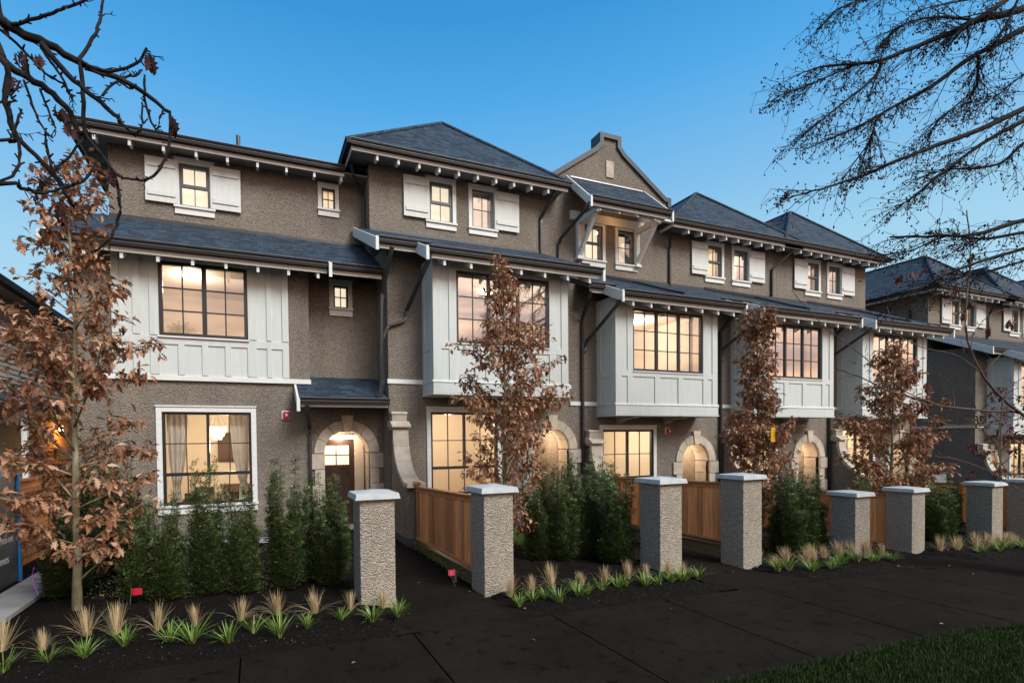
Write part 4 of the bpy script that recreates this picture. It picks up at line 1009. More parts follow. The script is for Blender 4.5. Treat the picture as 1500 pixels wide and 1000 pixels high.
# ================================================================== grasses in the beds
def clump(seed, kind):
    rnd = random.Random(seed); m = MB(); n = 150 if kind == 'straw' else 54
    for _ in range(n):
        a = rnd.uniform(0,6.28); r = rnd.uniform(0,.045); ln = rnd.uniform(.22,.40) if kind == 'straw' else rnd.uniform(.20,.36)
        sp = abs(rnd.gauss(0,.22)) if kind == 'straw' else rnd.uniform(.15,.95); droop = .0 if kind == 'straw' else rnd.uniform(.1,.75)
        if kind == 'straw' and rnd.random() < .16: sp = rnd.uniform(.6,1.2); droop = rnd.uniform(.4,1.0)
        d = Vector((math.cos(a),math.sin(a),0)); b = d*r; wd_ = .0022 if kind == 'straw' else rnd.uniform(.0045,.0075); sd_ = Vector((-d.y,d.x,0))
        pts = []
        for k in range(5):
            t = k/4; out_ = sp*ln*(t**1.3); z = ln*(t*math.cos(sp*.6) - droop*.55*t**2.4); pts.append(b+d*out_+Vector((0,0,z)))
        wds = [.7,1,1,.75,.12]
        for k in range(4): m.poly([pts[k]-sd_*wd_*wds[k], pts[k]+sd_*wd_*wds[k], pts[k+1]+sd_*wd_*wds[k+1], pts[k+1]-sd_*wd_*wds[k+1]])
        # keep the blade one island by sharing vertices
        base = len(m.v)-16; f0 = len(m.f)-4
        vs = [m.v[base+i] for i in (0,1,5-4+4,7)]
        row = [(pts[k]-sd_*wd_*wds[k], pts[k]+sd_*wd_*wds[k]) for k in range(5)]
        del m.v[base:]; del m.f[f0:]; del m.m[f0:]
        for p, q in row: m.v += [tuple(p), tuple(q)]
        for k in range(4): i = base+2*k; m.f.append((i,i+1,i+3,i+2)); m.m.append(0)
    return m
CM = {k: [clump(s, k).build('grass_clump', k) for s in (1,2,3,4)] for k in ('straw','liriope')}
CU = set()
def put(kind, x, y, label, cat, group):
    rnd = random.Random(int(x*997+y*131)); ci = rnd.randrange(4); o0 = CM[kind][ci]
    if (kind,ci) in CU: o = o0.copy(); COL.objects.link(o)
    else: o = o0; CU.add((kind,ci))
    s = rnd.uniform(.60,1.0)*(1.02 if kind == 'straw' else .95); x += rnd.uniform(-.05,.05); y += rnd.uniform(-.10,.08); o.location = (x,y,gz(x)+.03); o.rotation_euler = (rnd.uniform(-.16,.16),rnd.uniform(-.16,.16),rnd.uniform(0,6.28)); o.scale = (s,s,s*rnd.uniform(.9,1.1))
    o.name = 'dry_tuft' if kind == 'straw' else 'strappy_plant'; tag(o, label, cat, group)
BEDS = [('bed before the first hedge',
 [(-2.02,6.03),(-1.69,6.15),(-1.39,6.15),(-1.01,6.12),(-.66,6.14),(-.19,6.16),(.16,6.21),(.58,6.22),(1.07,6.20),(1.42,6.12),(-2.4,5.95)],
 [(-2.15,5.59),(-1.9,5.65),(-1.54,5.68),(-1.26,5.76),(-.86,5.76),(-.64,5.72),(-.31,5.63),(-.02,5.77),(.2,5.63),(.52,5.64),(.87,5.79),(1.22,5.67),(1.52,5.8)]),
 ('bed before the middle hedge',
 [(3.17,6.05),(3.57,6.08),(3.95,6.08),(4.45,6.15),(4.83,6.13),(5.25,6.14),(5.63,6.17),(6.07,6.15),(6.40,6.12)],
 [(3.07,5.57),(3.34,5.62),(3.57,5.68),(3.69,5.58),(4.06,5.69),(4.23,5.7),(4.54,5.72),(4.81,5.76),(5.01,5.76),(5.28,5.74),(5.52,5.72),(5.83,5.76),(5.97,5.71),(6.40,5.74)]),
 ('bed between the fourth and fifth pillars',
 [(8.62,6.4),(8.97,6.23),(9.35,6.19),(9.75,6.2),(10.15,6.26),(10.5,6.2),(10.85,6.2),(11.24,6.15),(11.63,6.12),(8.45,6.1)],
 [(8.24,5.8),(8.49,5.78),(8.77,5.76),(9.0,5.8),(9.25,5.75),(9.55,5.85),(9.8,5.79),(10.1,5.84),(10.41,5.84),(10.7,5.8),(10.93,5.81),(11.3,5.8)]),
 ('bed between the sixth and seventh pillars',
 [(13.5,6.15),(13.9,6.1),(14.3,6.1),(14.78,6.1),(15.1,6.12),(15.5,6.08),(15.9,6.05),(16.2,6.05),(16.6,6.1)],
 [(14.0,5.77),(14.35,5.74),(14.7,5.73),(15.05,5.73),(15.39,5.72),(15.75,5.75),(16.1,5.75),(16.5,5.7)])]
for nm, S_, G_ in BEDS:
    for x, y in S_: put('straw', x, y, 'straw coloured dry grass tuft in the '+nm, 'ornamental grass', 'dry grass tufts in the '+nm)
    for x, y in G_: put('liriope', x, y, 'green strappy grass plant along the front of the '+nm, 'grass plant', 'green grass plants in the '+nm)
# low yellow-green plants in the first bed
def low_plant(x, y, seed, label, n=70, R=.17, H=.22):
    rnd = random.Random(seed); root = T('low_shrub', label, 'shrub', (x,y,gz(x)+.03)); m = MB(); s = MB()
    for _ in range(n):
        a = rnd.uniform(0,6.28); r = R*math.sqrt(rnd.random()); p = Vector((x+math.cos(a)*r, y+math.sin(a)*r, gz(x)+.05+rnd.random()*H)); d = Vector((rnd.uniform(-1,1),rnd.uniform(-1,1),rnd.uniform(-.2,.8))).normalized(); q = d.cross(Vector((0,0,1))).normalized()*.011; L_ = rnd.uniform(.025,.045)
        m.poly([p, p+d*L_*.5+q, p+d*L_, p+d*L_*.5-q])
        if rnd.random() < .2: s.tube([(x,y,gz(x)),tuple(p)],[.003,.0015],4)
    m.build('foliage','lime_leaf',root); s.build('stem','twig_bark',root)
low_plant(-1.95,7.62,1,'small yellow-green shrub just right of the large oak trunk'); low_plant(-1.72,7.95,2,'yellow-green shrub left of the red flag, in the soil'); low_plant(-1.45,8.4,3,'yellow-green shrub at the foot of the first yew',90,.2,.3); low_plant(-1.5,7.75,4,'tiny yellow-green shrub behind the red flag'); low_plant(-1.62,8.9,5,'yellow-green shrub nearest the gravel strip',90,.22,.3)
low_plant(-1.3,10.9,6,'leafy plant below the dining room window',120,.3,.65)
m = MB(); rnd = random.Random(5)
for k in range(600):
    y = rnd.uniform(6.8,9.5); p = Vector((2.93+rnd.uniform(-.07,.07), y, gz(2.9)+.02+rnd.random()*.13)); d = Vector((rnd.uniform(-1,1),rnd.uniform(-1,1),rnd.uniform(0,.8))).normalized(); q = d.cross(Vector((0,0,1))).normalized()*.009
    m.poly([p,p+d*.02+q,p+d*.04,p+d*.02-q])
o = m.build('ground_cover','lime_leaf'); o['kind'] = 'stuff'; tag(o,'low green plants growing along the foot of the cedar fence','ground cover')
m = MB(); rnd = random.Random(77)
def chip(x, y, z, L_, wd_):
    a = rnd.uniform(0,6.28); d = Vector((math.cos(a),math.sin(a),rnd.uniform(-.15,.35)))*L_; q = Vector((-math.sin(a),math.cos(a),rnd.uniform(-.3,.3)))*wd_; p = Vector((x,y,z)); m.poly([p,p+d*.5+q,p+d,p+d*.5-q])
for x0,x1 in ((-2.7,1.5),(3.1,6.4),(8.2,11.3),(13.2,16.2)):
    for k in range(int((x1-x0)*90)): x = rnd.uniform(x0,x1); chip(x, 5.24+abs(rnd.gauss(0,.8)), gz(x)+.058, rnd.uniform(.006,.026), rnd.uniform(.0015,.004))
o = m.build('bark_chips','oak_bark'); o['kind'] = 'stuff'; tag(o,'pale chips and bits scattered over the dark soil','mulch')
m = MB()
for k in range(50): x = rnd.uniform(-2,14); add_leaf(m, Vector((x, rnd.choice((rnd.uniform(3.2,5.2),rnd.uniform(5.3,6),rnd.uniform(5.3,7.5),rnd.uniform(5.3,7.5),rnd.uniform(5.3,7.5))), gz(x)+.062 if rnd.random() < .5 else gz(x)+.02)), Vector((rnd.uniform(-1,1),rnd.uniform(-1,1),.05)), rnd.uniform(.03,.06), rnd, .3)
o = m.build('fallen_leaves','brown_leaf'); o['kind'] = 'stuff'; tag(o,'fallen brown leaves scattered on the pavement and beds','leaf litter')
# flags and stake
def flag(x, y, label, mat, tilt):
    root = T('marker_flag', label, 'flag', (x,y,gz(x)+.03)); z = gz(x)+.03; t = Vector((x+tilt,y,z+.24))
    MB().tube([(x,y,z-.05),tuple(t)],.002,5).build('wire','galvanised',root)
    m = MB(); n = 5
    for k in range(n):
        a, b = k/n, (k+1)/n; f = lambda u: Vector((u*.11, -.02*math.sin(u*5), -.015*u))
        m.poly([t+f(a),t+f(b),t+f(b)+Vector((0,0,-.085)),t+f(a)+Vector((0,0,-.085))])
    o = m.build('cloth',mat,root); s = o.modifiers.new('solid','SOLIDIFY'); s.thickness = .001
flag(-1.53,7.2,'small red marker flag on a wire in the first bed','red_cloth',.03); flag(2.72,6.78,'small pink marker flag at the foot of the cedar fence','pink_cloth',-.12)
tag(MB().prism([(2.78,-.2),(2.82,-.2),(2.822,.03),(2.80,.07),(2.782,.03)],7.0,7.03,'y').build('wooden_stake','old_wood',loc=(2.8,7.0,-.12)),'short wooden stake leaning by the cedar fence','stake')
# ================================================================== trees
def bend(p0, d, ln, n, rnd, up=.0, wob=.1):
    P = [Vector(p0)]; d = Vector(d).normalized()
    for k in range(n):
        d = (d + Vector((rnd.uniform(-wob,wob),rnd.uniform(-wob,wob),rnd.uniform(-wob,wob)+up))).normalized(); P.append(P[-1]+d*ln/n)
    return P
def oak(x, y, H, r0, label, seed, prof, nb, leaf, per, mat='brown_leaf', bark='oak_bark', z0=.3, lean=(0,0), gap=.0, steep=(.5,1.3), group='young oaks in brown leaf along the beds'):
    """prof: list of (height, radius) of the crown"""
    rnd = random.Random(seed); root = T('oak_tree', label, 'tree', (x,y,gz(x)), group); zb = gz(x)-.05
    t = MB(); lf = MB(); n = 14
    tr = [Vector((x+lean[0]*k/n+rnd.uniform(-.012,.012)*k**.5, y+lean[1]*k/n, zb+(H+.05)*k/n)) for k in range(n+1)]
    rad = [r0*(1.25 if k == 0 else 1)*(1-.9*(k/n)**.8)+.003 for k in range(n+1)]
    t.tube(tr, rad, 10)
    def R(z):
        for (a,b),(c,d) in zip(prof,prof[1:]):
            if z <= c: return lerp(b,d,max(0,(z-a)/(c-a)))
        return prof[-1][1]
    def leaves(p, d, k):
        for _ in range(k):
            q = p + Vector((rnd.gauss(0,.03),rnd.gauss(0,.03),rnd.gauss(0,.03)))
            e = (d*.5+Vector((rnd.uniform(-1,1),rnd.uniform(-1,1),rnd.uniform(-1.3,.35)))).normalized()
            add_leaf(lf, q, e, leaf*rnd.uniform(.65,1.2), rnd, rnd.uniform(0,1))
    ga = rnd.uniform(0,6.28)
    for b in range(nb):
        f = (b+.5)/nb; z = lerp(z0, H*.97, f**.9); k = min(n-1,int((z+.05)/(H+.05)*n)); u = (z+.05)/(H+.05)*n-k; p = tr[k].lerp(tr[k+1],u)
        a = ga + b*2.4 + rnd.uniform(-.4,.4); up = rnd.uniform(*steep)*(1 if f < .75 else 1.5); rr = max(.08, R(z+.25)*rnd.uniform(.7,1.12)); d = Vector((math.cos(a),math.sin(a),up)); ln = rr*math.sqrt(1+up*up)*.95
        br = bend(p, d, ln, 6, rnd, -.03, .10); r1 = max(.004, min(rad[k]*.45, .006+ln*.009)); t.tube(br, [r1*(1-.75*i/6) for i in range(7)], 6)
        if rnd.random() < gap: continue
        m_ = max(2,int(per*ln/.9))
        for q in range(m_):
            g = .33+.67*(q+rnd.random())/m_; kk = min(5,int(g*6)); pp = br[kk].lerp(br[kk+1],g*6-kk); dd = Vector((rnd.uniform(-1,1),rnd.uniform(-1,1),rnd.uniform(-.2,.8))); tl = rnd.uniform(.07,.22)
            tw = bend(pp, dd, tl, 3, rnd, -.05, .2); t.tube(tw, [.0035,.003,.0025,.0015], 4)
            leaves(tw[-1], dd.normalized(), rnd.randint(3,6)); leaves(tw[1], dd.normalized(), rnd.randint(1,2))
        leaves(br[-1], (br[-1]-br[-2]).normalized(), rnd.randint(2,5))
    t.build('trunk',bark,root,smooth=True); lf.build('crown',mat,root)
oak(-2.09,7.25,5.6,.052,'large young oak in brown leaf at the left, pale trunk in the open bed',11,[(0,.3),(.5,.62),(1.1,.85),(2.2,1.08),(2.8,1.0),(3.4,.72),(4.0,.52),(4.6,.38),(5.2,.30),(5.6,.16)],54,.112,17,lean=(.05,.05),steep=(.35,1.1))
oak(4.22,8.0,5.5,.045,'young oak with brown leaves rising in front of the second house bay',12,[(0,.3),(.6,.5),(1.5,.75),(2.8,.98),(3.3,.85),(3.8,.50),(4.4,.34),(5.4,.12)],56,.105,19,lean=(-.06,0),steep=(.7,1.6))
oak(10.3,7.8,5.2,.045,'narrow young oak in brown leaf beside the fourth pillar',13,[(0,.40),(.8,.66),(1.8,.78),(2.5,.50),(3.1,.34),(4.2,.30),(5.2,.10)],60,.105,27,lean=(.03,0),steep=(1.0,2.2))
oak(15.05,7.8,5.0,.05,'spreading young oak with dark brown leaves behind the sixth pillar',14,[(0,.55),(.9,.9),(2.0,1.1),(3.0,.85),(3.8,.5),(4.4,.3),(5.0,.10)],56,.115,21,lean=(.1,0),steep=(.5,1.3))
oak(20.4,7.9,4.2,.045,'small distant oak with a few red leaves before the far row',15,[(0,.3),(1.5,.8),(2.6,.9),(3.5,.5),(4.2,.1)],26,.12,6,mat='red_leaf',lean=(.1,0),group='')
# ribbons hanging on branches
tag(MB().tube([(-2.42,7.0,.62),(-2.44,6.99,.52),(-2.42,6.99,.42),(-2.39,7.0,.31)],0,4,0,True,(.022,.004)).build('ribbon','purple_ribbon',loc=(-2.42,7.0,.6)),'purple ribbon tied to a low branch of the large oak','ribbon')
tag(MB().box(10.05,10.17,7.30,7.32,1.92,2.22).build('ribbon','yellow_ribbon',loc=(10.1,7.3,2.0)),'yellow tag hanging in the narrow oak','tag')
# bare trees whose limbs reach into the picture
LIMB_A = [
( [(-1.423, 3.4, 4.508), (-1.269, 3.44, 4.335), (-1.1, 3.48, 4.3), (-0.924, 3.52, 4.251), (-0.702, 3.56, 4.22), (-0.47, 3.6, 4.111)] , 0.0327 , 0.0117 ),
( [(-1.091, 3.45, 4.272), (-0.963, 3.438, 4.114), (-0.831, 3.425, 4.002), (-0.722, 3.412, 3.913), (-0.707, 3.4, 3.877)] , 0.019 , 0.0118 ),
( [(-1.556, 3.7, 4.419), (-1.332, 3.68, 4.248), (-1.163, 3.66, 4.157), (-1.025, 3.64, 4.034), (-0.98, 3.62, 3.91), (-0.92, 3.6, 3.878)] , 0.0254 , 0.0127 ),
( [(-1.335, 3.3, 4.068), (-1.22, 3.34, 3.841), (-1.188, 3.38, 3.69), (-1.066, 3.42, 3.567), (-0.986, 3.46, 3.428), (-0.972, 3.5, 3.397)] , 0.0181 , 0.0091 ),
( [(-0.935, 3.5, 4.235), (-0.849, 3.533, 4.447), (-0.833, 3.567, 4.577), (-0.817, 3.6, 4.73)] , 0.012 , 0.0072 ),
( [(-1.21, 3.43, 4.318), (-1.15, 3.41, 4.338), (-1.03, 3.367, 4.375), (-0.941, 3.333, 4.41), (-0.827, 3.3, 4.461)] , 0.0117 , 0.007 ),
( [(-0.919, 3.5, 4.246), (-0.769, 3.467, 4.201), (-0.622, 3.433, 4.266), (-0.561, 3.4, 4.345)] , 0.012 , 0.0072 ),
( [(-0.896, 3.5, 4.212), (-0.771, 3.55, 4.226), (-0.672, 3.6, 4.288), (-0.632, 3.65, 4.37)] , 0.0106 , 0.0067 ),
( [(-0.47, 3.6, 4.102), (-0.483, 3.58, 3.883), (-0.556, 3.56, 3.69), (-0.657, 3.54, 3.625), (-0.759, 3.52, 3.634), (-0.806, 3.5, 3.696)] , 0.0109 , 0.0079 ),
( [(-0.919, 3.5, 4.238), (-0.914, 3.514, 4.02), (-0.909, 3.529, 3.851), (-0.815, 3.543, 3.717), (-0.762, 3.557, 3.59), (-0.758, 3.571, 3.433), (-0.8, 3.586, 3.288), (-0.901, 3.6, 3.185)] , 0.0144 , 0.0087 ),
( [(-1.325, 3.3, 3.364), (-1.159, 3.32, 3.39), (-1.075, 3.34, 3.388), (-0.988, 3.36, 3.434), (-0.88, 3.38, 3.515), (-0.826, 3.4, 3.639)] , 0.0113 , 0.0068 ),
( [(-1.052, 3.35, 3.719), (-1.048, 3.367, 3.618), (-1.03, 3.383, 3.536), (-0.992, 3.4, 3.475)] , 0.0092 , 0.0069 ),
( [(-1.291, 3.3, 3.595), (-1.198, 3.3, 3.621), (-1.148, 3.3, 3.76), (-1.136, 3.3, 3.798)] , 0.0091 , 0.0054 ),
( [(-1.169, 3.35, 3.658), (-1.166, 3.333, 3.523), (-1.203, 3.317, 3.435), (-1.253, 3.3, 3.397)] , 0.0101 , 0.0069 ),
( [(-1.107, 3.5, 4.274), (-1.061, 3.5, 4.202), (-0.998, 3.5, 4.109), (-0.989, 3.5, 4.053)] , 0.0096 , 0.0058 ),
( [(-0.814, 3.5, 4.074), (-0.75, 3.533, 4.191), (-0.686, 3.567, 4.188), (-0.667, 3.6, 4.222)] , 0.0087 , 0.0058 ),
( [(-0.609, 3.6, 4.312), (-0.609, 3.6, 4.143), (-0.556, 3.6, 3.986), (-0.524, 3.6, 4.078), (-0.508, 3.6, 4.124)] , 0.0089 , 0.0059 ),
( [(-0.71, 3.4, 3.884), (-0.642, 3.4, 3.832), (-0.599, 3.4, 3.88), (-0.593, 3.4, 4.02)] , 0.0093 , 0.0056 ),
( [(-1.293, 3.5, 4.33), (-1.176, 3.512, 4.227), (-1.086, 3.525, 4.143), (-1.009, 3.537, 4.112), (-0.981, 3.55, 4.048)] , 0.0096 , 0.0058 ),
( [(-1.242, 3.65, 4.159), (-1.191, 3.633, 3.993), (-1.139, 3.617, 3.875), (-1.098, 3.6, 3.826)] , 0.009 , 0.005 ),
( [(-1.167, 3.65, 4.129), (-1.116, 3.625, 3.985), (-1.077, 3.6, 3.886)] , 0.008 , 0.005 ),
( [(-1.402, 3.6, 3.964), (-1.291, 3.6, 4.028), (-1.241, 3.6, 4.125)] , 0.0079 , 0.0049 ),
( [(-0.907, 3.55, 3.864), (-1.002, 3.537, 3.699), (-1.1, 3.525, 3.549), (-1.137, 3.512, 3.459), (-1.125, 3.5, 3.532)] , 0.0088 , 0.0054 ),
]

LEAFTL = [(-1.254, 3.45, 4.376), (-1.186, 3.45, 4.195), (-1.102, 3.45, 4.186), (-1.01, 3.45, 3.939), (-0.56, 3.45, 4.342), (-0.451, 3.45, 3.994), (-0.967, 3.45, 3.844), (-1.25, 3.45, 4.071), (-1.023, 3.45, 3.379), (-0.768, 3.45, 3.617)]

LIMB_R = [
( [(13.124, 3.9, 9.529), (11.043, 4.062, 8.485), (10.14, 4.225, 8.174), (9.983, 4.388, 8.104), (9.549, 4.55, 7.927), (8.869, 4.712, 7.625), (8.632, 4.875, 7.62), (8.06, 5.038, 7.549), (7.901, 5.2, 7.542)] , 0.0476 , 0.0079 ),
( [(8.797, 4.7, 7.568), (8.744, 4.775, 7.367), (8.308, 4.85, 7.013), (7.794, 4.925, 6.619), (7.66, 5.0, 6.507)] , 0.0238 , 0.0063 ),
( [(8.677, 4.9, 7.649), (8.61, 5.0, 7.651), (8.022, 5.1, 7.371), (7.811, 5.2, 7.276), (7.391, 5.3, 7.122)] , 0.0159 , 0.0053 ),
( [(10.32, 4.3, 8.283), (9.764, 4.45, 8.294), (9.391, 4.6, 8.256), (9.184, 4.75, 8.162), (9.304, 4.9, 8.153)] , 0.0185 , 0.0063 ),
( [(11.778, 3.9, 9.311), (10.209, 4.033, 8.238), (9.824, 4.167, 7.99), (9.783, 4.3, 7.983)] , 0.037 , 0.0212 ),
( [(12.998, 4.0, 9.136), (11.356, 4.175, 8.352), (10.964, 4.35, 8.114), (10.64, 4.525, 7.945), (10.035, 4.7, 7.492), (9.438, 4.875, 7.161), (8.95, 5.05, 6.878), (8.462, 5.225, 6.657), (8.068, 5.4, 6.487)] , 0.0423 , 0.0063 ),
( [(10.865, 4.0, 8.704), (10.582, 4.033, 8.198), (10.339, 4.067, 7.859), (10.297, 4.1, 7.743)] , 0.0159 , 0.0106 ),
( [(10.144, 4.2, 7.657), (10.324, 4.28, 7.456), (10.446, 4.36, 7.333), (10.12, 4.44, 7.052), (9.852, 4.52, 6.836), (9.761, 4.6, 6.606)] , 0.0159 , 0.0053 ),
( [(9.1, 4.7, 6.976), (8.785, 4.75, 6.746), (8.717, 4.8, 6.458), (8.41, 4.85, 6.072), (8.262, 4.9, 5.85)] , 0.0132 , 0.0053 ),
( [(12.384, 3.8, 7.632), (10.829, 3.971, 6.876), (9.972, 4.143, 6.466), (9.324, 4.314, 6.217), (8.693, 4.486, 5.964), (8.353, 4.657, 5.805), (7.691, 4.829, 5.58), (7.102, 5.0, 5.408)] , 0.037 , 0.0079 ),
( [(12.715, 3.9, 7.619), (10.957, 4.017, 6.749), (10.388, 4.133, 6.456), (10.018, 4.25, 6.206), (9.444, 4.367, 5.801), (9.085, 4.483, 5.498), (9.054, 4.6, 5.456)] , 0.0317 , 0.0063 ),
( [(12.455, 4.1, 7.086), (11.574, 4.24, 6.66), (11.316, 4.38, 6.394), (10.891, 4.52, 6.28), (10.354, 4.66, 6.234), (9.831, 4.8, 6.072)] , 0.0264 , 0.0053 ),
( [(12.905, 3.8, 5.806), (10.945, 4.0, 5.257), (10.137, 4.2, 5.011), (9.529, 4.4, 4.977), (8.829, 4.6, 4.951)] , 0.0317 , 0.0132 ),
( [(13.11, 4.0, 5.593), (11.278, 4.12, 5.165), (10.421, 4.24, 4.993), (9.79, 4.36, 5.006), (9.188, 4.48, 4.772), (8.897, 4.6, 4.709)] , 0.0238 , 0.0053 ),
( [(13.115, 4.0, 5.424), (11.339, 4.14, 4.926), (10.338, 4.28, 4.635), (9.756, 4.42, 4.411), (9.36, 4.56, 4.208), (9.131, 4.7, 4.071)] , 0.0264 , 0.0053 ),
( [(13.452, 4.1, 5.222), (11.576, 4.225, 4.791), (10.994, 4.35, 4.616), (10.243, 4.475, 4.447), (9.794, 4.6, 4.208)] , 0.0185 , 0.0053 ),
( [(13.334, 4.4, 8.627), (12.348, 4.533, 8.125), (11.842, 4.667, 7.75), (11.546, 4.8, 7.597)] , 0.0159 , 0.0053 ),
( [(10.017, 5.0, 9.397), (9.407, 5.05, 8.985), (8.906, 5.1, 8.803), (8.504, 5.15, 8.591), (8.347, 5.2, 8.43)] , 0.0159 , 0.0053 ),
( [(12.498, 4.6, 9.595), (11.683, 4.7, 9.376), (10.72, 4.8, 9.062), (10.184, 4.9, 8.877), (9.667, 5.0, 8.539)] , 0.0159 , 0.0053 ),
]

LIMB_M = [
( [(14.245, 4.0, 1.702), (12.445, 4.05, 1.957), (11.289, 4.1, 2.31), (10.817, 4.15, 2.551), (10.362, 4.2, 2.91), (10.066, 4.25, 3.419), (10.12, 4.3, 3.999), (10.355, 4.35, 4.765), (10.349, 4.4, 5.484)] , 0.0337 , 0.0096 ),
( [(13.724, 4.0, 1.829), (11.358, 4.125, 2.323), (10.687, 4.25, 2.377), (10.046, 4.375, 2.43), (9.872, 4.5, 2.468), (9.34, 4.625, 2.616), (9.073, 4.75, 2.705), (8.672, 4.875, 2.905), (8.291, 5.0, 3.043)] , 0.0288 , 0.0096 ),
( [(9.872, 4.5, 2.468), (9.255, 4.583, 2.662), (8.747, 4.667, 2.963), (8.447, 4.75, 3.216), (7.784, 4.833, 3.593), (7.355, 4.917, 3.972), (7.305, 5.0, 4.138)] , 0.0144 , 0.0048 ),
( [(11.29, 4.1, 2.267), (10.437, 4.225, 2.164), (9.812, 4.35, 2.168), (9.208, 4.475, 2.396), (8.986, 4.6, 2.555)] , 0.0168 , 0.0072 ),
( [(10.286, 4.2, 2.959), (9.861, 4.3, 3.212), (9.209, 4.4, 3.316), (8.748, 4.5, 3.537), (8.774, 4.6, 3.912)] , 0.012 , 0.0048 ),
( [(10.066, 4.4, 2.443), (10.121, 4.433, 2.615), (10.065, 4.467, 2.828), (9.865, 4.5, 2.952)] , 0.0096 , 0.0048 ),
( [(11.317, 4.1, 1.105), (10.58, 4.2, 1.447), (9.886, 4.3, 1.65), (9.576, 4.4, 1.696), (9.352, 4.5, 1.833)] , 0.012 , 0.0048 ),
( [(10.361, 4.2, 2.931), (10.706, 4.15, 3.229), (11.262, 4.1, 3.462)] , 0.0096 , 0.0072 ),
( [(10.687, 4.1, 2.545), (10.533, 4.075, 2.179), (10.42, 4.05, 1.768), (10.61, 4.025, 1.455), (11.036, 4.0, 1.338)] , 0.012 , 0.0072 ),
( [(10.455, 4.1, 2.654), (10.745, 4.05, 2.749), (11.199, 4.0, 2.967)] , 0.0096 , 0.0058 ),
( [(10.427, 4.3, 2.399), (10.234, 4.3, 2.71), (9.903, 4.3, 2.855)] , 0.0072 , 0.0038 ),
( [(10.185, 4.3, 3.436), (10.51, 4.267, 3.763), (10.906, 4.233, 3.944), (11.527, 4.2, 3.932)] , 0.0096 , 0.0048 ),
( [(10.211, 4.3, 4.059), (9.716, 4.4, 4.144), (9.496, 4.5, 4.05)] , 0.0072 , 0.0038 ),
]

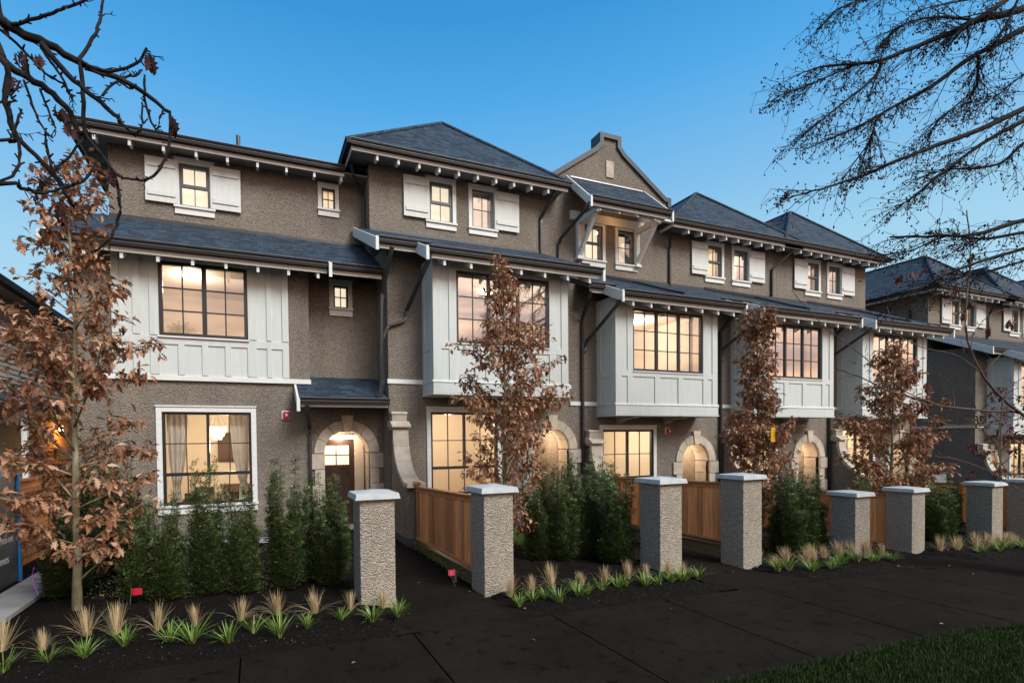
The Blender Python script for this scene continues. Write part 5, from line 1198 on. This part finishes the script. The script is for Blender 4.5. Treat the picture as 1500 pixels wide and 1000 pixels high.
REDL = [(10.411, 4.35, 4.803), (10.367, 4.35, 4.086), (9.09, 4.35, 4.417), (8.573, 4.35, 4.264), (8.893, 4.35, 4.347), (9.149, 4.35, 2.467), (9.959, 4.35, 4.256), (10.558, 4.35, 1.869), (9.28, 4.35, 2.79), (10.913, 4.35, 3.704), (11.518, 4.35, 3.857), (10.148, 4.35, 3.859)]
def bare_tree(name, label, base, top, r, limbs, seed, bark, twig_n, twig_l, cone, knob=0.0, leafs=(), leafmat_='dark_leaf', starts=(), leafsize=.11, hang=.0):
    rnd = random.Random(seed); root = T(name, label, 'tree', base); t = MB(); n = 10
    B, Tp = Vector(base), Vector(top); t.tube([B.lerp(Tp,k/n)+Vector((rnd.uniform(-.03,.03),rnd.uniform(-.03,.03),0)) for k in range(n+1)], [r*(1.2-.8*k/n) for k in range(n+1)], 14)
    t.build('trunk',bark,root,smooth=True); c = MB()
    for li, (P, r0, r1) in enumerate(limbs):
        P = [Vector(p) for p in P]
        if li in starts:
            z = P[0].z - .25*abs(P[0].x-B.x); P = [Vector((B.x,B.y,z))] + P; r0 *= 1.25
        Q = []
        for i in range(len(P)-1):   # smooth the limb
            a = P[max(0,i-1)]; b = P[i]; d = P[i+1]; e = P[min(len(P)-1,i+2)]
            for s in range(5):
                u = s/5; Q.append(.5*((2*b)+(d-a)*u+(2*a-5*b+4*d-e)*u*u+(3*b-a-3*d+e)*u*u*u) + Vector((rnd.gauss(0,1),rnd.gauss(0,1),rnd.gauss(0,1)))*r1*.35)
        Q.append(P[-1]); N_ = len(Q); m = MB(); m.tube(Q, [lerp(r0,r1,i/(N_-1)) for i in range(N_)], 8)
        if knob:
            for i in range(3,N_-1):
                if rnd.random() < knob:
                    d = Vector((rnd.uniform(-1,1),rnd.uniform(-1,1),rnd.uniform(-.3,1))).normalized(); l_ = rnd.uniform(.012,.035); m.tube([Q[i],Q[i]+d*l_],[.006,.004],5)
        tn = int(twig_n*N_/20)
        for q in range(tn):
            i = rnd.randrange(2,N_-1) if N_ > 4 else 1; d0 = (Q[min(N_-1,i+1)]-Q[i-1]).normalized(); a = (d0*rnd.uniform(.5,1.3)+Vector((rnd.uniform(-.5,.5),rnd.uniform(-.6,.6),rnd.uniform(-.75,.55)))).normalized(); ln = twig_l*rnd.uniform(.35,1.1)
            big = cone and rnd.random() < .22; ln *= (1.35 if big else 1)*(1-.45*(i/N_)**2); a = (a+d0*.8).normalized() if big else a; tw = bend(Q[i], a, ln, 6, rnd, -.03*hang, .14 if big else .22); m.tube(tw, [(.0075 if big else max(.0042 if cone else .0022,r1*.5))*(1-.6*k/6) for k in range(7)], 5)
            for s in range(rnd.randint(2,5)+(3 if big else 0)):
                k = rnd.randrange(1,7); e = (a*.6+Vector((rnd.uniform(-.8,.8),rnd.uniform(-.8,.8),rnd.uniform(-.9,.6)))).normalized(); l2 = ln*rnd.uniform(.15,.45); t2 = bend(tw[k], e, l2, 4, rnd, -.06*hang, .3); m.tube(t2, [.0036,.0032,.0028,.0024,.002], 4)
                if cone:
                    for _ in range(rnd.randint(1,3)):
                        p = t2[-1]+Vector((rnd.gauss(0,.012),rnd.gauss(0,.012),rnd.uniform(-.03,.0))); c.tube([p+Vector((0,0,.0)),p+Vector((0,0,-.008)),p+Vector((rnd.uniform(-.005,.005),0,-.022))],[.005,.0095,.004],5)
        m.build('branch',bark,root,smooth=True)
    if c.v: c.build('cones','dark_leaf',root)
    if leafs:
        for p in leafs:
            lf = MB()
            for _ in range(rnd.randint(3,6)): add_leaf(lf, Vector(p)+Vector((rnd.gauss(0,.015),rnd.gauss(0,.015),rnd.gauss(0,.02))), Vector((rnd.uniform(-.4,.4),rnd.uniform(-.4,.4),-1)), leafsize*rnd.uniform(.7,1.2), rnd, rnd.uniform(0,1.2))
            lf.build('dead_leaf_cluster',leafmat_,root)
bare_tree('bare_tree','bare knobbly street tree at the upper left, only its branches in view',(-2.7,3.45,-.05),(-2.6,3.5,6.2),.17,[(p,a*.85,b*.9) for p,a,b in LIMB_A],21,'dark_bark',2.0,.16,False,.75,LEAFTL,'dark_leaf',(0,2,3,10,12,21),.10)
bare_tree('alder_tree','bare alder with small dark cones reaching in at the upper right',(13.2,3.7,-.5),(13.0,3.8,9.5),.22,[(p,a*1.1,b) for p,a,b in LIMB_R],22,'dark_bark',36,.75,True,0,(), 'dark_leaf',(0,4,5,9,10,12,13,14),.1,1.0)
bare_tree('young_maple','thin bare young tree at the right edge with a few dark red leaves',(12.7,3.9,-.5),(12.6,3.95,5.2),.07,[(p,a*.62,b*.8) for p,a,b in LIMB_M],23,'twig_bark',3.2,.40,False,.1,REDL,'red_leaf',(0,1,6),.12)
# ================================================================== neighbour's house at the left
root = T('neighbour_house','beige lap-sided neighbouring house at the left edge with a porch wall coloured as lit orange','house',(-5.4,9.5,0))
m = MB(); z = 2.95; y0, y1 = 8.6, 24.0
def laps(m, x, ya, yb, za, zb, st=.12):
    z = za
    while z < zb: m.prism([(x,z),(x+.022,z),(x+.004,min(z+st,zb)),(x,min(z+st,zb))], ya, yb, 'y'); z += st
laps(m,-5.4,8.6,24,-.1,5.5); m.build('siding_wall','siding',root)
m = MB(); laps(m,-5.36,15.9,23.9,.9,2.78); m.build('lit_siding','siding_lit_orange',root)
MB().prism([(-5.5,5.62),(-4.95,5.5),(-4.95,5.56),(-8.5,8.2),(-8.5,8.0)],8.0,24.3,'y').build('roof','shingle',root)
MB().box(-4.98,-4.86,8.0,24.3,5.44,5.58).build('gutter','gutter_metal',root); MB().box(-5.38,-4.98,8.0,24.2,5.40,5.44).build('soffit_board','soffit',root)
MB().prism([(-5.35,3.15),(-4.6,2.9),(-4.6,2.96),(-5.35,3.25)],9.0,23.5,'y').build('porch_roof','shingle',root); MB().box(-4.66,-4.56,9.0,23.5,2.80,2.93).build('porch_gutter','gutter_metal',root)
for Y in (13.2,17.5): MB().box(-4.72,-4.62,Y,Y+.10,0,2.85).build('porch_post','white_paint',root)
MB().pipe([(-4.6,13.0,2.8),(-4.75,13.1,2.65),(-5.2,13.3,2.5),(-5.3,13.3,2.3),(-5.3,13.3,0)],.09,.07).build('downpipe','white_paint',root)
MB().box(-5.36,-5.30,21.0,21.14,.0,2.8).build('corner_board','white_paint',root)
f = MB().tube([(-5.38,13.6,4.55),(-5.0,13.65,4.5),(-4.95,13.7,4.62)],.03,8).build('floodlight_arm','galvanised',root); MB().lathe([(0,.0),(.07,.01),(.09,.09),(0,.10)],(-4.95,13.7,4.6),12).build('floodlight','lens',f)
lp = MB().lathe([(0,0),(.07,0),(.07,-.14),(0,-.15)],(-5.2,17.2,2.6),12).build('porch_lamp','lamp_glow',root); light('porch_light',(-4.95,17.2,2.35),26,(1,.52,.18),.06,root)
# garden fence and banner panel at the left
root = T('garden_fence','brown board fence in front of the neighbouring house','fence',(-3.75,11,0)); m = MB(); y = 9.2; rnd = random.Random(9)
while y < 14.5: m.box(-3.76-rnd.uniform(0,.004),-3.735,y,y+.138,.0,1.42); y += .141
m.build('board_panel','cedar',root); MB().box(-3.80,-3.70,9.2,14.5,1.42,1.46).build('top_rail','cedar_dark',root); MB().box(-3.735,-3.70,9.2,14.5,1.22,1.31).build('upper_rail','cedar_dark',root); MB().box(-3.735,-3.70,9.2,14.5,.15,.25).build('lower_rail','cedar_dark',root)
for Y in (9.12,11.6): MB().box(-3.80,-3.69,Y,Y+.1,-.1,1.5).build('post','cedar_dark',root)
root = T('banner_panel','dark site banner in a blue frame at the left edge, lettered r_home and omes','banner',(-3.4,8.6,0))
MB().box(-3.42,-3.40,6.2,9.28,.0,1.58).build('sheet','banner_dark',root)
m = MB(); m.box(-3.44,-3.37,9.28,9.33,-.02,1.63); m.box(-3.44,-3.37,6.2,9.28,1.58,1.63); m.build('frame','tarp_blue',root)
def text(body, size, loc, rot, mat, parent, name='lettering'):
    cu = bpy.data.curves.new(name,'FONT'); cu.body = body; cu.size = size; cu.extrude = .002; cu.align_x = 'RIGHT'
    o = bpy.data.objects.new(name, cu); COL.objects.link(o)
    bpy.context.view_layer.update(); dg = bpy.context.evaluated_depsgraph_get(); me = bpy.data.meshes.new_from_object(o.evaluated_get(dg)); bpy.data.objects.remove(o)
    o = bpy.data.objects.new(name, me); COL.objects.link(o); me.materials.clear(); me.materials.append(MATS[mat]); o.parent = parent; o.rotation_euler = rot; o.location = Vector(loc)-wloc(parent); return o
text('r_home', .17, (-3.396,9.12,.62), (math.pi/2,0,math.pi/2), 'banner_white', root); text('omes', .17, (-3.396,8.98,.33), (math.pi/2,0,math.pi/2), 'banner_white', root)
# grey utility box by the far end
root = T('utility_box','grey metal box with a sloped lid behind the sixth pillar','box',(19.4,9.0,gz(19.4)))
MB().box(19.15,19.75,8.8,9.3,gz(19.4)-.1,.88).build('body','box_grey',root,bevel=.01); MB().prism([(19.10,.88),(19.8,.88),(19.8,.95),(19.45,1.02),(19.10,.95)],8.75,9.35,'y').build('lid','galvanised',root,bevel=.01)
# ================================================================== dining room seen through the first window
def curtain(x0, x1, xb0, xb1, label):
    n = 30; m = MB(); zs_ = [2.72,2.2,1.7,1.3,1.12,.95,.5,.15]; sp = [1,.95,.82,.6,.45,.5,.55,.6]; i0 = len(m.v)
    for z, s in zip(zs_, sp):
        t = (1-s)/.55; a, b = lerp(x0,xb0,min(1,t)), lerp(x1,xb1,min(1,t))
        for k in range(n+1): u = k/n; m.v.append((lerp(a,b,u), 12.10+.035*math.sin(u*24)+.01*math.sin(u*61), z))
    for r_ in range(len(zs_)-1):
        for k in range(n): a = i0+r_*(n+1)+k; m.f.append((a,a+1,a+n+2,a+n+1)); m.m.append(0)
    o = m.build('curtain','curtain',smooth=True,loc=((x0+x1)/2,12.1,.1)); s = o.modifiers.new('solid','SOLIDIFY'); s.thickness = .006; tag(o,label,'curtain')
curtain(-1.80,-1.38,-1.70,-1.55,'pale curtain gathered at the left of the dining room window'); curtain(-.55,-.12,-.36,-.22,'pale curtain gathered at the right of the dining room window')
root = T('chandelier','glowing crystal chandelier hanging in the dining room window','chandelier',(-.88,13.1,2.9)); c = (-.88,13.1)
m = MB()
for k in range(5): a = 1.256*k; m.tube([(c[0],c[1],2.88),(c[0]+.20*math.cos(a),c[1]+.20*math.sin(a),2.46)],.005,5)
m.build('chain','galvanised',root)
m = MB(); m.tube([(c[0]+.2*math.cos(.3927*k),c[1]+.2*math.sin(.3927*k),2.45) for k in range(17)],.012,6); m.build('ring','galvanised',root)
m = MB()
for ring, (rr, z0_, z1_, nn) in enumerate(((.20,2.44,2.28,22),(.155,2.34,2.20,18),(.10,2.26,2.12,12))):
    for k in range(nn):
        a = 6.283*k/nn; X, Y = c[0]+rr*math.cos(a), c[1]+rr*math.sin(a); m.tube([(X,Y,z0_),(X,Y,(z0_+z1_)/2),(X*.96+c[0]*.04,Y*.96+c[1]*.04,z1_)],[.006,.018,.004],6)
m.build('crystal','crystal_glow',root)
m = MB()
for k in range(4): m.lathe([(0,0),(.03,.02),(.022,.06),(0,.085)],(c[0]+.08*math.cos(1.57*k),c[1]+.08*math.sin(1.57*k),2.30),10)
m.build('bulb','lamp_glow',root)
def chair(x, y, rz, label):
    root = T('dining_chair', label, 'chair', (x,y,-.05), 'chairs at the dining table'); root.rotation_euler = (0,0,rz)
    def b(n_, *a): o = MB().box(*a).build(n_,'room_dark' if n_ != 'seat' else 'curtain'); o.parent = root
    b('seat',-.22,.22,-.22,.22,.44,.50); b('backrest',-.21,.21,.20,.24,.62,.98)
    for sx in (-1,1):
        for sy in (-1,1): b('leg',sx*.2-.02,sx*.2+.02,sy*.2-.02,sy*.2+.02,0,.44 if sy < 0 else .98)
root = T('dining_table','dark dining table behind the first window','table',(-.85,13.2,-.05)); MB().box(-1.65,.05,12.75,13.65,.68,.73).build('tabletop','room_dark',root,bevel=.01)
for X in (-1.55,-.05):
    for Y in (12.85,13.55): MB().box(X-.04,X+.04,Y-.04,Y+.04,-.05,.68).build('leg','room_dark',root)
chair(-1.3,12.62,math.pi,'dining chair left of centre on the near side of the table'); chair(-.5,12.62,math.pi,'dining chair right of centre on the near side of the table'); chair(-1.25,13.85,0,'dining chair on the far side of the table, left one'); chair(-.45,13.85,0,'dining chair on the far side of the table, right one')
